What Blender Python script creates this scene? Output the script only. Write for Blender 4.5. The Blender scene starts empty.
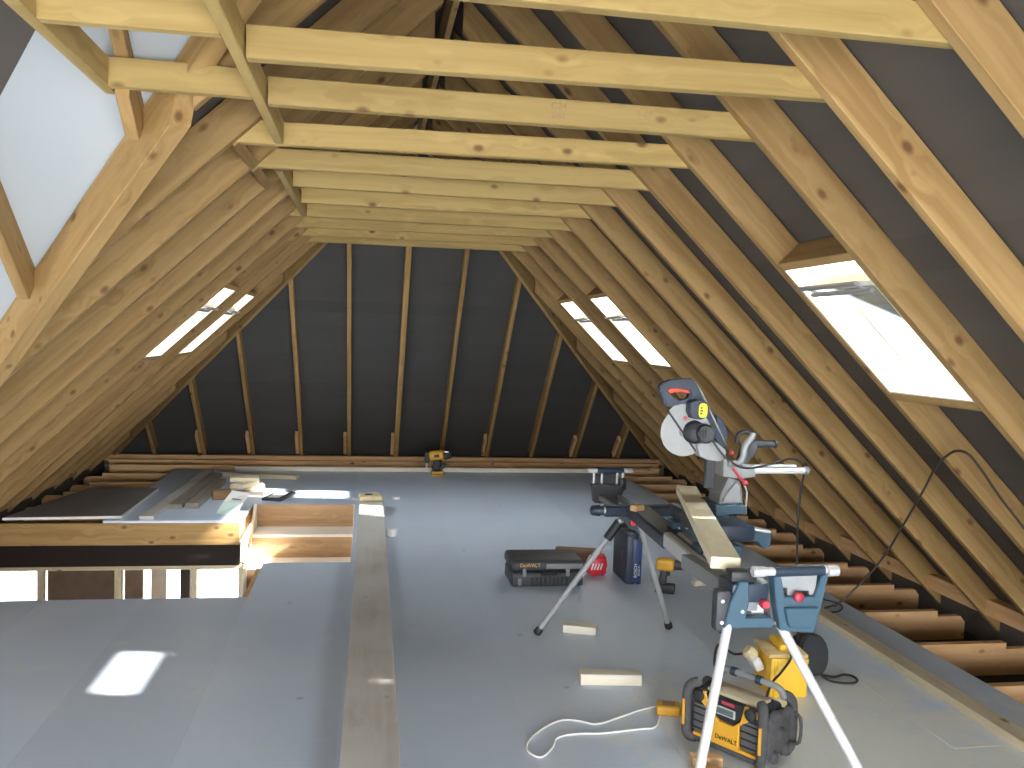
import bpy, bmesh, math, random
from mathutils import Vector, Matrix

random.seed(7)
S = bpy.context.scene
COL = S.collection

# ------------------------------------------------------------------ camera
F = 871.17                       # focal length in pixels of the 1024 wide frame
YAW, PITCH, ROLL = 0.1643, -0.0547, 0.0329
CAM = Vector((-0.4051, 0.0, 1.6948))
_f = Vector((math.sin(YAW) * math.cos(PITCH), math.cos(YAW) * math.cos(PITCH), math.sin(PITCH)))
_r = Vector((math.cos(YAW), -math.sin(YAW), 0))
_u = _r.cross(_f)
_c, _s = math.cos(ROLL), math.sin(ROLL)
RT, UP = _c * _r + _s * _u, -_s * _r + _c * _u
cam = bpy.data.cameras.new('camera')
cam.sensor_fit = 'HORIZONTAL'
cam.sensor_width = 36.0
cam.lens = F * 36.0 / 1024.0
cam.clip_start, cam.clip_end = 0.05, 300
cam_o = bpy.data.objects.new('camera', cam)
COL.objects.link(cam_o)
mw = Matrix((RT, UP, -_f)).transposed().to_4x4()
mw.translation = CAM
cam_o.matrix_world = mw
S.camera = cam_o


def ray(x, y):
    return RT * ((x - 512) / F) + UP * ((384 - y) / F) + _f


def atY(x, y, Y):
    w = ray(x, y)
    return CAM + w * (Y / w.y)


def atZ(x, y, z=0.0):
    w = ray(x, y)
    return CAM + w * ((z - CAM.z) / w.z)


# ------------------------------------------------------------------ world, sun, exposure
W = bpy.data.worlds.new('world')
S.world = W
W.use_nodes = True
bg = W.node_tree.nodes['Background']
bg.inputs[0].default_value = (0.97, 0.985, 1.0, 1)
bg.inputs[1].default_value = 17.0
sun = bpy.data.lights.new('sun', 'SUN')
sun.energy = 45.0
sun.angle = 0.02
sun.color = (1.0, 0.95, 0.86)
sun_o = bpy.data.objects.new('sun', sun)
COL.objects.link(sun_o)
sun_o.rotation_euler = Vector((-1.0, 0.28, -0.66)).to_track_quat('-Z', 'Y').to_euler()
sun_o.location = (8, -3, 8)
S.view_settings.view_transform = 'Standard'
S.view_settings.look = 'None'
S.view_settings.gamma = 1.0
S.view_settings.use_curve_mapping = False
S.view_settings.exposure = 0.12
S.cycles.use_denoising = True
S.cycles.max_bounces = 12
S.cycles.diffuse_bounces = 8
S.cycles.transparent_max_bounces = 12
S.cycles.sample_clamp_indirect = 8.0


def portal(name, loc, rx, ry, size_x, size_y):
    l = bpy.data.lights.new(name, 'AREA')
    l.shape = 'RECTANGLE'
    l.size, l.size_y = size_x, size_y
    l.cycles.is_portal = True
    o = bpy.data.objects.new(name, l)
    COL.objects.link(o)
    o.location = loc
    o.rotation_euler = (rx, ry, 0)
    return o


# ------------------------------------------------------------------ materials
def new_mat(name):
    m = bpy.data.materials.new(name)
    m.use_nodes = True
    nt = m.node_tree
    b = nt.nodes['Principled BSDF']
    return m, nt, b


def plain(name, col, rough=0.5, metal=0.0, var=0.08, scale=30.0, bump=0.0, spec=0.5):
    m, nt, b = new_mat(name)
    b.inputs['Roughness'].default_value = rough
    b.inputs['Metallic'].default_value = metal
    b.inputs['Specular IOR Level'].default_value = spec
    tc = nt.nodes.new('ShaderNodeTexCoord')
    n = nt.nodes.new('ShaderNodeTexNoise')
    n.inputs['Scale'].default_value = scale
    n.inputs['Detail'].default_value = 4
    nt.links.new(tc.outputs['Object'], n.inputs['Vector'])
    mx = nt.nodes.new('ShaderNodeMix')
    mx.data_type = 'RGBA'
    mx.inputs[6].default_value = [c * (1 - var) for c in col] + [1]
    mx.inputs[7].default_value = [min(1, c * (1 + var)) for c in col] + [1]
    nt.links.new(n.outputs['Fac'], mx.inputs[0])
    nt.links.new(mx.outputs[2], b.inputs['Base Color'])
    if bump:
        bp = nt.nodes.new('ShaderNodeBump')
        bp.inputs['Strength'].default_value = bump
        bp.inputs['Distance'].default_value = 0.01
        nt.links.new(n.outputs['Fac'], bp.inputs['Height'])
        nt.links.new(bp.outputs['Normal'], b.inputs['Normal'])
    return m


def wood(name, c_light, c_dark, knot=(0.115, 0.05, 0.02), vary=0.12, knots=0.72, dust=None):
    m, nt, b = new_mat(name)
    N, L = nt.nodes, nt.links
    b.inputs['Roughness'].default_value = 0.62
    b.inputs['Specular IOR Level'].default_value = 0.25
    tc = N.new('ShaderNodeTexCoord')
    oi = N.new('ShaderNodeObjectInfo')
    off = N.new('ShaderNodeVectorMath'); off.operation = 'MULTIPLY_ADD'
    cmb = N.new('ShaderNodeCombineXYZ')
    for k in range(3):
        L.new(oi.outputs['Random'], cmb.inputs[k])
    L.new(cmb.outputs[0], off.inputs[0])
    off.inputs[1].default_value = (31.0, 17.0, 9.0)
    L.new(tc.outputs['Object'], off.inputs[2])
    # knots
    vm = N.new('ShaderNodeVectorMath'); vm.operation = 'MULTIPLY'
    vm.inputs[1].default_value = (5.5, 9.0, 9.0)
    L.new(off.outputs[0], vm.inputs[0])
    vo = N.new('ShaderNodeTexVoronoi'); vo.inputs['Scale'].default_value = 1.0
    L.new(vm.outputs[0], vo.inputs['Vector'])
    sep = N.new('ShaderNodeSeparateColor'); L.new(vo.outputs['Color'], sep.inputs[0])
    gt = N.new('ShaderNodeMath'); gt.operation = 'GREATER_THAN'; gt.inputs[1].default_value = knots
    L.new(sep.outputs[0], gt.inputs[0])
    kr = N.new('ShaderNodeMapRange'); kr.inputs[1].default_value = 0.08; kr.inputs[2].default_value = 0.19
    kr.inputs[3].default_value = 0.8; kr.inputs[4].default_value = 0.0
    L.new(vo.outputs['Distance'], kr.inputs[0])
    km = N.new('ShaderNodeMath'); km.operation = 'MULTIPLY'
    L.new(kr.outputs[0], km.inputs[0]); L.new(gt.outputs[0], km.inputs[1])
    # grain bent round the knots
    kw = N.new('ShaderNodeMapRange'); kw.inputs[1].default_value = 0.0; kw.inputs[2].default_value = 0.5
    kw.inputs[3].default_value = 0.05; kw.inputs[4].default_value = 0.0
    L.new(vo.outputs['Distance'], kw.inputs[0])
    gm = N.new('ShaderNodeVectorMath'); gm.operation = 'MULTIPLY'
    gm.inputs[1].default_value = (0.9, 22.0, 22.0)
    L.new(off.outputs[0], gm.inputs[0])
    ga = N.new('ShaderNodeVectorMath'); ga.operation = 'ADD'
    kc = N.new('ShaderNodeCombineXYZ')
    kx = N.new('ShaderNodeMath'); kx.operation = 'MULTIPLY'; kx.inputs[1].default_value = 14.0
    L.new(kw.outputs[0], kx.inputs[0])
    L.new(kx.outputs[0], kc.inputs[1]); L.new(kx.outputs[0], kc.inputs[2])
    L.new(gm.outputs[0], ga.inputs[0]); L.new(kc.outputs[0], ga.inputs[1])
    n1 = N.new('ShaderNodeTexNoise'); n1.inputs['Scale'].default_value = 1.0
    n1.inputs['Detail'].default_value = 5; n1.inputs['Distortion'].default_value = 0.6
    L.new(ga.outputs[0], n1.inputs['Vector'])
    rp = N.new('ShaderNodeValToRGB')
    rp.color_ramp.elements[0].position = 0.36; rp.color_ramp.elements[0].color = (*c_dark, 1)
    rp.color_ramp.elements[1].position = 0.60; rp.color_ramp.elements[1].color = (*c_light, 1)
    L.new(n1.outputs['Fac'], rp.inputs[0])
    # board to board variation
    hv = N.new('ShaderNodeHueSaturation')
    mr = N.new('ShaderNodeMapRange'); mr.inputs[3].default_value = 1 - vary; mr.inputs[4].default_value = 1 + vary
    L.new(oi.outputs['Random'], mr.inputs[0]); L.new(mr.outputs[0], hv.inputs['Value'])
    L.new(rp.outputs[0], hv.inputs['Color'])
    mk = N.new('ShaderNodeMix'); mk.data_type = 'RGBA'
    L.new(km.outputs[0], mk.inputs[0]); L.new(hv.outputs[0], mk.inputs[6]); mk.inputs[7].default_value = (*knot, 1)
    out = mk.outputs[2]
    if dust:
        n2 = N.new('ShaderNodeTexNoise'); n2.inputs['Scale'].default_value = 2.2; n2.inputs['Detail'].default_value = 6
        L.new(off.outputs[0], n2.inputs['Vector'])
        dr = N.new('ShaderNodeMapRange'); dr.inputs[1].default_value = 0.35; dr.inputs[2].default_value = 0.62
        L.new(n2.outputs['Fac'], dr.inputs[0])
        md = N.new('ShaderNodeMix'); md.data_type = 'RGBA'
        L.new(dr.outputs[0], md.inputs[0]); L.new(out, md.inputs[6]); md.inputs[7].default_value = (*dust, 1)
        out = md.outputs[2]
    L.new(out, b.inputs['Base Color'])
    bp = N.new('ShaderNodeBump'); bp.inputs['Strength'].default_value = 0.12; bp.inputs['Distance'].default_value = 0.002
    L.new(n1.outputs['Fac'], bp.inputs['Height']); L.new(bp.outputs['Normal'], b.inputs['Normal'])
    return m


def membrane(name, col, axis, lap=1.0, rough=0.75):
    """roofing underlay: dark sheet with laps, creases and a faint sheen"""
    m, nt, b = new_mat(name)
    N, L = nt.nodes, nt.links
    b.inputs['Roughness'].default_value = rough
    b.inputs['Specular IOR Level'].default_value = 0.3
    tc = N.new('ShaderNodeTexCoord')
    mp = N.new('ShaderNodeVectorMath'); mp.operation = 'MULTIPLY'
    mp.inputs[1].default_value = (0.5, 3.0, 9.0) if axis == 'X' else (3.0, 0.5, 9.0)
    L.new(tc.outputs['Object'], mp.inputs[0])
    n = N.new('ShaderNodeTexNoise'); n.inputs['Scale'].default_value = 1.0; n.inputs['Detail'].default_value = 5
    L.new(mp.outputs[0], n.inputs['Vector'])
    sp = N.new('ShaderNodeSeparateXYZ'); L.new(tc.outputs['Object'], sp.inputs[0])
    fr = N.new('ShaderNodeMath'); fr.operation = 'FRACT'
    sc = N.new('ShaderNodeMath'); sc.operation = 'MULTIPLY'; sc.inputs[1].default_value = 1.0 / lap
    L.new(sp.outputs[2], sc.inputs[0]); L.new(sc.outputs[0], fr.inputs[0])
    lt = N.new('ShaderNodeMath'); lt.operation = 'LESS_THAN'; lt.inputs[1].default_value = 0.12
    L.new(fr.outputs[0], lt.inputs[0])
    mx = N.new('ShaderNodeMix'); mx.data_type = 'RGBA'
    mx.inputs[6].default_value = [c * 0.86 for c in col] + [1]
    mx.inputs[7].default_value = [c * 1.16 for c in col] + [1]
    L.new(n.outputs['Fac'], mx.inputs[0])
    hs = N.new('ShaderNodeMix'); hs.data_type = 'RGBA'
    L.new(lt.outputs[0], hs.inputs[0])
    L.new(mx.outputs[2], hs.inputs[6]); hs.inputs[7].default_value = [c * 0.93 for c in col] + [1]
    L.new(hs.outputs[2], b.inputs['Base Color'])
    ad = N.new('ShaderNodeMath'); ad.operation = 'ADD'
    L.new(n.outputs['Fac'], ad.inputs[0]); L.new(lt.outputs[0], ad.inputs[1])
    bp = N.new('ShaderNodeBump'); bp.inputs['Strength'].default_value = 0.5; bp.inputs['Distance'].default_value = 0.02
    L.new(ad.outputs[0], bp.inputs['Height']); L.new(bp.outputs['Normal'], b.inputs['Normal'])
    return m


def floor_mat(name):
    """grey-blue peel-film chipboard, scuffed, with patches of pale sawdust"""
    m, nt, b = new_mat(name)
    N, L = nt.nodes, nt.links
    tc = N.new('ShaderNodeTexCoord')
    geo = N.new('ShaderNodeNewGeometry')
    oi = N.new('ShaderNodeObjectInfo')
    n = N.new('ShaderNodeTexNoise'); n.inputs['Scale'].default_value = 0.9; n.inputs['Detail'].default_value = 7
    L.new(geo.outputs['Position'], n.inputs['Vector'])
    rp = N.new('ShaderNodeValToRGB')
    rp.color_ramp.elements[0].position = 0.3; rp.color_ramp.elements[0].color = (0.555, 0.65, 0.80, 1)
    rp.color_ramp.elements[1].position = 0.72; rp.color_ramp.elements[1].color = (0.65, 0.74, 0.87, 1)
    L.new(n.outputs['Fac'], rp.inputs[0])
    hv = N.new('ShaderNodeHueSaturation')
    mr = N.new('ShaderNodeMapRange'); mr.inputs[3].default_value = 0.96; mr.inputs[4].default_value = 1.04
    L.new(oi.outputs['Random'], mr.inputs[0]); L.new(mr.outputs[0], hv.inputs['Value']); L.new(rp.outputs[0], hv.inputs['Color'])
    # sawdust round the saw bench
    sp = N.new('ShaderNodeVectorMath'); sp.operation = 'DISTANCE'; sp.inputs[1].default_value = (1.75, 3.2, 0.0)
    L.new(geo.outputs['Position'], sp.inputs[0])
    fall = N.new('ShaderNodeMapRange'); fall.inputs[1].default_value = 0.2; fall.inputs[2].default_value = 1.5
    fall.inputs[3].default_value = 1.0; fall.inputs[4].default_value = 0.0
    L.new(sp.outputs['Value'], fall.inputs[0])
    n2 = N.new('ShaderNodeTexNoise'); n2.inputs['Scale'].default_value = 3.2; n2.inputs['Detail'].default_value = 9
    n2.inputs['Roughness'].default_value = 0.7
    L.new(geo.outputs['Position'], n2.inputs['Vector'])
    d = N.new('ShaderNodeMath'); d.operation = 'MULTIPLY_ADD'; d.inputs[1].default_value = 0.42; 
    L.new(fall.outputs[0], d.inputs[0]); L.new(n2.outputs['Fac'], d.inputs[2])
    dr = N.new('ShaderNodeMapRange'); dr.inputs[1].default_value = 0.58; dr.inputs[2].default_value = 0.82
    dr.inputs[3].default_value = 0.0; dr.inputs[4].default_value = 0.75
    L.new(d.outputs[0], dr.inputs[0])
    mx = N.new('ShaderNodeMix'); mx.data_type = 'RGBA'
    L.new(dr.outputs[0], mx.inputs[0]); L.new(hv.outputs[0], mx.inputs[6]); mx.inputs[7].default_value = (0.80, 0.79, 0.72, 1)
    # small dark scuffs
    vo = N.new('ShaderNodeTexVoronoi'); vo.inputs['Scale'].default_value = 2.3
    L.new(geo.outputs['Position'], vo.inputs['Vector'])
    sc = N.new('ShaderNodeMapRange'); sc.inputs[1].default_value = 0.02; sc.inputs[2].default_value = 0.05
    sc.inputs[3].default_value = 0.55; sc.inputs[4].default_value = 0.0
    L.new(vo.outputs['Distance'], sc.inputs[0])
    m2 = N.new('ShaderNodeMix'); m2.data_type = 'RGBA'
    L.new(sc.outputs[0], m2.inputs[0]); L.new(mx.outputs[2], m2.inputs[6]); m2.inputs[7].default_value = (0.24, 0.25, 0.27, 1)
    L.new(m2.outputs[2], b.inputs['Base Color'])
    b.inputs['Roughness'].default_value = 0.38
    b.inputs['Specular IOR Level'].default_value = 0.5
    return m


M = {}
M['collar'] = wood('pine_collar', (0.45, 0.322, 0.122), (0.355, 0.243, 0.085), knots=0.40, vary=0.16)
M['rafter'] = wood('pine_rafter', (0.385, 0.247, 0.100), (0.290, 0.174, 0.064), knots=0.38, vary=0.14)
M['joist'] = wood('pine_joist', (0.72, 0.46, 0.235), (0.62, 0.37, 0.175), knots=0.5)
M['fresh'] = wood('fresh_planed_pine', (0.86, 0.78, 0.58), (0.80, 0.70, 0.48), knots=0.80, vary=0.04)
M['white_wood'] = wood('white_planed_pine', (0.84, 0.80, 0.68), (0.76, 0.70, 0.56), knots=0.9, vary=0.05)
M['dusty'] = wood('dusty_timber', (0.58, 0.55, 0.50), (0.49, 0.455, 0.41), dust=(0.62, 0.605, 0.58), vary=0.06, knots=0.85)
M['batten'] = wood('batten_timber', (0.60, 0.53, 0.38), (0.51, 0.43, 0.29), vary=0.05, knots=0.8)
M['greywood'] = wood('grey_board_timber', (0.34, 0.30, 0.25), (0.25, 0.215, 0.18), vary=0.1, knots=0.85)
M['brownwood'] = wood('brown_offcut', (0.40, 0.25, 0.13), (0.29, 0.17, 0.085), vary=0.15, knots=0.85)
M['stair'] = wood('stair_board', (0.44, 0.29, 0.16), (0.33, 0.20, 0.105), vary=0.05, knots=0.88)
M['tread'] = plain('pale_mdf_tread', (0.80, 0.74, 0.66), 0.7)  # even pale tone, lighter than the brown risers
M['mem'] = membrane('dark_underlay', (0.088, 0.077, 0.066), 'Y')
M['mem_hip'] = membrane('dark_underlay_hip', (0.072, 0.069, 0.066), 'X', lap=0.95)
M['liner'] = plain('pale_valley_liner', (0.43, 0.465, 0.485), 0.5, var=0.03, scale=3)
M['floor'] = floor_mat('grey_film_chipboard')
M['board_edge'] = plain('board_core', (0.55, 0.52, 0.47), 0.8)
M['white'] = plain('white_paint', (0.82, 0.82, 0.80), 0.4, var=0.02)
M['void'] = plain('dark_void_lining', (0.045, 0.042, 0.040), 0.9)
M['steel_dark'] = plain('dark_steel_beam', (0.022, 0.017, 0.015), 0.8, spec=0.2)
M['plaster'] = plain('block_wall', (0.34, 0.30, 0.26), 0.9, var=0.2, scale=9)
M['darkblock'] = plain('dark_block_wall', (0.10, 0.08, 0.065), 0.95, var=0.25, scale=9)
M['osb'] = plain('stained_board', (0.13, 0.085, 0.055), 0.8, var=0.35, scale=12)
M['ground'] = plain('pale_gravel', (0.52, 0.50, 0.48), 0.95, var=0.45, scale=4)
M['slab'] = plain('concrete_slab', (0.35, 0.34, 0.33), 0.9, var=0.15)
M['tile'] = plain('roof_tile', (0.20, 0.12, 0.09), 0.8, var=0.2)

# ------------------------------------------------------------------ mesh helpers
def world(o):
    return world(o.parent) @ o.matrix_basis if o.parent else o.matrix_basis.copy()


def link(name, me, mat, parent=None, mw=None):
    o = bpy.data.objects.new(name, me)
    COL.objects.link(o)
    if mat is not None and not me.materials:
        for mm in (mat if isinstance(mat, (list, tuple)) else [mat]):
            me.materials.append(M[mm] if isinstance(mm, str) else mm)
    mw = mw or Matrix()
    if parent:
        o.parent = parent
        o.matrix_basis = world(parent).inverted() @ mw
    else:
        o.matrix_basis = mw
    return o


def tag(o, label=None, cat=None, group=None, kind=None):
    if label: o['label'] = label
    if cat: o['category'] = cat
    if group: o['group'] = group
    if kind: o['kind'] = kind
    return o


def empty(name, loc=(0, 0, 0), rz=0.0, label=None, cat=None, group=None, kind=None):
    o = bpy.data.objects.new(name, None)
    COL.objects.link(o)
    o.empty_display_size = 0.1
    o.matrix_basis = Matrix.Translation(loc) @ Matrix.Rotation(rz, 4, 'Z')
    return tag(o, label, cat, group, kind)


def mesh(name, verts, faces, smooth=False):
    me = bpy.data.meshes.new(name)
    me.from_pydata([tuple(v) for v in verts], [], faces)
    bm = bmesh.new(); bm.from_mesh(me)
    bmesh.ops.recalc_face_normals(bm, faces=bm.faces)
    bm.to_mesh(me); bm.free()
    if smooth:
        me.shade_smooth()
    return me


def frame_mat(p0, p1, up):
    p0, p1, up = Vector(p0), Vector(p1), Vector(up)
    x = (p1 - p0).normalized()
    y = up.cross(x).normalized()
    z = x.cross(y)
    m = Matrix((x, y, z)).transposed().to_4x4()
    m.translation = (p0 + p1) / 2
    return m


def beam_mesh(name, L, w, h, s0=0.0, s1=0.0, c=0.003):
    """bar along local X with chamfered arrises; s0, s1 slant the two end cuts"""
    a, b = w / 2, h / 2
    c = min(c, a * 0.4, b * 0.4)
    ring = [(-a + c, -b), (a - c, -b), (a, -b + c), (a, b - c), (a - c, b), (-a + c, b), (-a, b - c), (-a, -b + c)]
    vs = [(-L / 2 + s0 * z, y, z) for y, z in ring] + [(L / 2 + s1 * z, y, z) for y, z in ring]
    fs = [tuple(range(8)), tuple(range(8, 16))] + [(k, (k + 1) % 8, 8 + (k + 1) % 8, 8 + k) for k in range(8)]
    return mesh(name, vs, fs)


def timber(name, p0, p1, w, h, mat, parent=None, up=(0, 0, 1), s0=0.0, s1=0.0, c=0.003):
    L = (Vector(p1) - Vector(p0)).length
    return link(name, beam_mesh(name, L, w, h, s0, s1, c), mat, parent, frame_mat(p0, p1, up))


def box(name, lo, hi, mat, parent=None, c=0.002):
    """axis aligned board, grain along its longest side"""
    lo, hi = Vector(lo), Vector(hi)
    d = hi - lo
    m = (lo + hi) / 2
    if d.x >= d.y and d.x >= d.z:
        return timber(name, (lo.x, m.y, m.z), (hi.x, m.y, m.z), d.y, d.z, mat, parent, c=c)
    if d.y >= d.z:
        return timber(name, (m.x, lo.y, m.z), (m.x, hi.y, m.z), d.x, d.z, mat, parent, c=c)
    return timber(name, (m.x, m.y, lo.z), (m.x, m.y, hi.z), d.y, d.x, mat, parent, up=(1, 0, 0), c=c)


def sheet(name, polys, mat, parent=None, thick=0.02, out=(0, 0, 1)):
    """thin slab from coplanar polygons, thickened towards out"""
    out = Vector(out).normalized() * thick
    vs, fs = [], []
    for poly in polys:
        n = len(vs); k = len(poly)
        vs += [Vector(v) for v in poly] + [Vector(v) + out for v in poly]
        fs += [tuple(range(n, n + k)), tuple(range(n + k, n + 2 * k))]
        fs += [(n + i, n + (i + 1) % k, n + k + (i + 1) % k, n + k + i) for i in range(k)]
    return link(name, mesh(name, vs, fs), mat, parent)


# ------------------------------------------------------------------ roof geometry
SP = 0.6                                       # rafter spacing
Y0 = 2.0625
def RY(i):                                     # far face of rafter pair i
    return Y0 + SP * i + (-0.05 if i == 2 else 0.0)
A_R, Z_R, T_R = 1.0245, 2.489, 0.9744          # right slope underside: z = Z_R - T_R (x - A_R)
A_L, Z_L, T_L = 0.9725, 2.479, 0.9552          # left slope underside
YP, ZP, T_H = 11.4025, 0.0861, 1.0238          # hip end underside: z = ZP + T_H (YP - y)
RW, RD, MEM = 0.047, 0.145, 0.150
def sl(side): return (A_R, Z_R, T_R) if side > 0 else (A_L, Z_L, T_L)
def zs(side, x, off=0.0):                      # height of a side slope at |x|
    a, z, t = sl(side); return z - t * (abs(x) - a) + off * math.hypot(1, t)
def xs(side, z, off=0.0):
    a, zz, t = sl(side); return a + (zz + off * math.hypot(1, t) - z) / t
def zh(y, off=0.0): return ZP + T_H * (YP - y) + off * math.hypot(1, T_H)
def hip_x(side, y, off=0.0): return xs(side, zh(y, off), off)
def nrm(side):
    t = sl(side)[2]; return Vector((side * t, 0, 1)).normalized()
def off_pt(side, x, y, off):                   # point on the underside at |x|, moved out along the normal
    return Vector((side * abs(x), y, zs(side, x))) + nrm(side) * off
N_H = Vector((0, T_H, 1)).normalized()
Z_RIDGE = zs(1, 0)
Y_RIDGE_END = YP - (Z_RIDGE - ZP) / T_H
XE = 4.05                                      # eaves line
# valley (membrane level) between the left slope and the cross roof
V0 = Vector((-0.982, 3.121, 2.671)); VD = Vector((-1.081, 1.181, -1.033))
KV = 0.875
def val_x(y): return V0.x + VD.x / VD.y * (y - V0.y)          # negative
Y_CR = V0.y + V0.x / (-VD.x) * VD.y                            # where the valley reaches the ridge
Y_CR = V0.y - (0 - V0.x) / (-VD.x) * VD.y
def zv(y, off=0.0): return V0.z - KV * (y - V0.y) + off * math.hypot(1, KV)
N_V = Vector((0, KV, 1)).normalized()

WIN = {1: [-3, -1, 3, 9, 11], -1: [9, 11]}             # window in the bay before rafter i; negative bays are added, unseen
WX0, WX1 = 1.49, 2.06                          # opening on the underside
REAR = -2.4

# ------------------------------------------------------------------ right slope
def slope_polys(side, ylo, yhi):
    polys = []
    ys = [ylo] + [RY(i) - RW / 2 for i in range(-8, 17) if ylo < RY(i) - RW / 2 < yhi] + [Y_RIDGE_END, yhi]
    ys = sorted(set(y for y in ys if ylo <= y <= yhi))
    for k in range(len(ys) - 1):
        y0, y1 = ys[k], ys[k + 1]
        ym = (y0 + y1) / 2
        top = lambda y: max(0.0, hip_x(side, y, MEM))
        bot = lambda y: XE
        if side < 0:
            lim = lambda y: -val_x(y) if y > Y_CR else 0.0
            if lim(ym) < 0.02: continue
            bot = lambda y: min(XE, max(lim(y), 0.0))
        q = lambda x, y: Vector((side * x, y, zs(side, x, MEM)))
        hole = any(RY(i - 1) - 0.03 < ym < RY(i) - 0.02 for i in WIN[side])
        if hole:
            n = nrm(side); dx = abs(n.x) * MEM
            h0, h1 = WX0 + dx, WX1 + dx
            polys.append([q(top(y0), y0), q(top(y1), y1), q(h0, y1), q(h0, y0)])
            polys.append([q(h1, y0), q(h1, y1), q(bot(y1), y1), q(bot(y0), y0)])
        else:
            if top(y1) >= bot(y1) and top(y0) >= bot(y0): continue
            polys.append([q(top(y0), y0), q(top(y1), y1), q(bot(y1), y1), q(bot(y0), y0)])
    return polys


Y_HIP_E = YP + (ZP + MEM * math.hypot(1, T_H) - zs(1, XE, MEM)) / T_H
wall_right = tag(sheet('wall_right', slope_polys(1, REAR, Y_HIP_E), 'mem', out=nrm(1), thick=0.03),
                 'right roof slope of pine rafters over dark grey underlay', 'roof slope', kind='structure')
wall_left = tag(sheet('wall_left', slope_polys(-1, Y_CR, Y_HIP_E), 'mem', out=nrm(-1), thick=0.03),
                'left roof slope of pine rafters over dark grey underlay', 'roof slope', kind='structure')
hp = [(-XE, Y_HIP_E), (XE, Y_HIP_E), (0, Y_RIDGE_END)]
wall_back = tag(sheet('wall_back', [[(x, y, zh(y, MEM)) for x, y in hp]], 'mem_hip', out=N_H, thick=0.03),
                'dark underlay on the sloping hip end at the far end of the loft', 'roof slope', kind='structure')


def rafter(side, i, x_top, x_bot, parent):
    yc = RY(i) - RW / 2
    t = sl(side)[2]
    a = off_pt(side, x_top, yc, RD / 2); b = off_pt(side, x_bot, yc, RD / 2)
    # plumb cut at both ends
    return timber('rafter', a, b, RW, RD, 'rafter', parent, up=nrm(side), s0=-t, s1=-t)


for i in range(-6, 17):
    y = RY(i)
    top = max(0.03, hip_x(1, y) + 0.05)
    if top < 3.5:
        rafter(1, i, top, 3.72, wall_right)
for i in range(0, 17):
    y = RY(i)
    top = max(0.03, hip_x(-1, y) + 0.05)
    bot = 3.72
    if y < 6.4:
        bot = min(3.72, -val_x(y) - 0.10)
    if bot - top > 0.12:
        rafter(-1, i, top, bot, wall_left)

# hip rafters
for side, par in ((1, wall_right), (-1, wall_left)):
    zt, zb = Z_RIDGE - 0.02, -0.05
    P = lambda z: Vector((side * xs(side, z), YP - (z - ZP) / T_H, z))
    d = (P(zb) - P(zt)).normalized()
    upv = (Vector((0, 0, 1)) - d * d.z).normalized()
    timber('hip_rafter', P(zt) + upv * 0.055, P(zb) + upv * 0.055, 0.047, 0.17, 'rafter', par, up=upv)

# ridge board
timber('ridge_board', (0, -2.4, Z_RIDGE + 0.02), (0, Y_RIDGE_END + 0.1, Z_RIDGE + 0.02), 0.034, 0.20, 'rafter', wall_right)

box('ridge_capping', (-0.10, REAR - 1.0, Z_RIDGE + 0.125), (0.06, Y_RIDGE_END + 0.15, Z_RIDGE + 0.26), 'mem', wall_right)

# hip jacks, one by one, with short packers nailed beside some feet
for k in range(11):
    x = -3.0219 + SP * k
    side = 1 if x > 0 else -1
    ztop = min(zs(side, x), Z_RIDGE - 0.03) - 0.03
    w = 0.060 if k == 5 else 0.045
    yt = YP - (ztop - ZP) / T_H
    a = Vector((x, yt, ztop)) + N_H * (RD / 2 + 0.003)
    b = Vector((x, YP + 0.02, ZP - 0.02)) + N_H * (RD / 2 + 0.003)
    timber('jack_rafter', a, b, w, RD, 'rafter', wall_back, up=N_H)
    if k in (1, 2, 3, 4, 5, 7, 9, 10):
        q = 0.36
        timber('packer', Vector((x - 0.052, YP - q / 1.45, ZP + q * 0.7)) + N_H * 0.06,
               Vector((x - 0.052, YP, ZP)) + N_H * 0.06, 0.04, 0.09, 'joist', wall_back, up=N_H)
# plates and trimmers along the hip end
timber('wall_plate', (-3.75, YP + 0.03, ZP - 0.05), (3.75, YP + 0.03, ZP - 0.05), 0.10, 0.075, 'joist', wall_back)
timber('wall_plate', (-3.5, YP - 0.16, -0.06), (3.5, YP - 0.16, -0.06), 0.047, 0.19, 'joist', wall_back)
timber('trimmer', (-3.4, YP - 0.48, -0.075), (3.4, YP - 0.48, -0.075), 0.047, 0.195, 'joist', wall_back)

# ------------------------------------------------------------------ collars and ceiling trimmers
ceiling = empty('ceiling', (0, 4, 2.5), label='row of pine collar ties tying the rafters under the ridge', cat='ceiling', kind='structure')
CW, CH = 0.047, 0.097
CX = {1: -0.775, 2: -0.775}                    # these butt on a trimmer instead of a rafter
for i in range(-5, 11):
    y = RY(i) + CW / 2 + 0.001
    xl = CX.get(i, -A_L - 0.06)
    if i < 1: xl = -0.775
    if i in (5, 6): xl = -0.845
    zl = Z_L - 0.0 + CH / 2
    zr = Z_R + CH / 2
    f = lambda x: zl + (zr - zl) * (x + A_L) / (A_L + A_R)
    xr = A_R + 0.06
    jz, jt = random.uniform(-0.007, 0.007), random.uniform(-0.008, 0.008)
    if i in (0, 1, 2, 3): jz *= 0.4
    timber('collar', (xl, y, f(xl) + jz - jt), (xr, y, f(xr) + jz + jt), CW, CH, 'collar', ceiling, s0=0.0, s1=-1.0)
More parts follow.
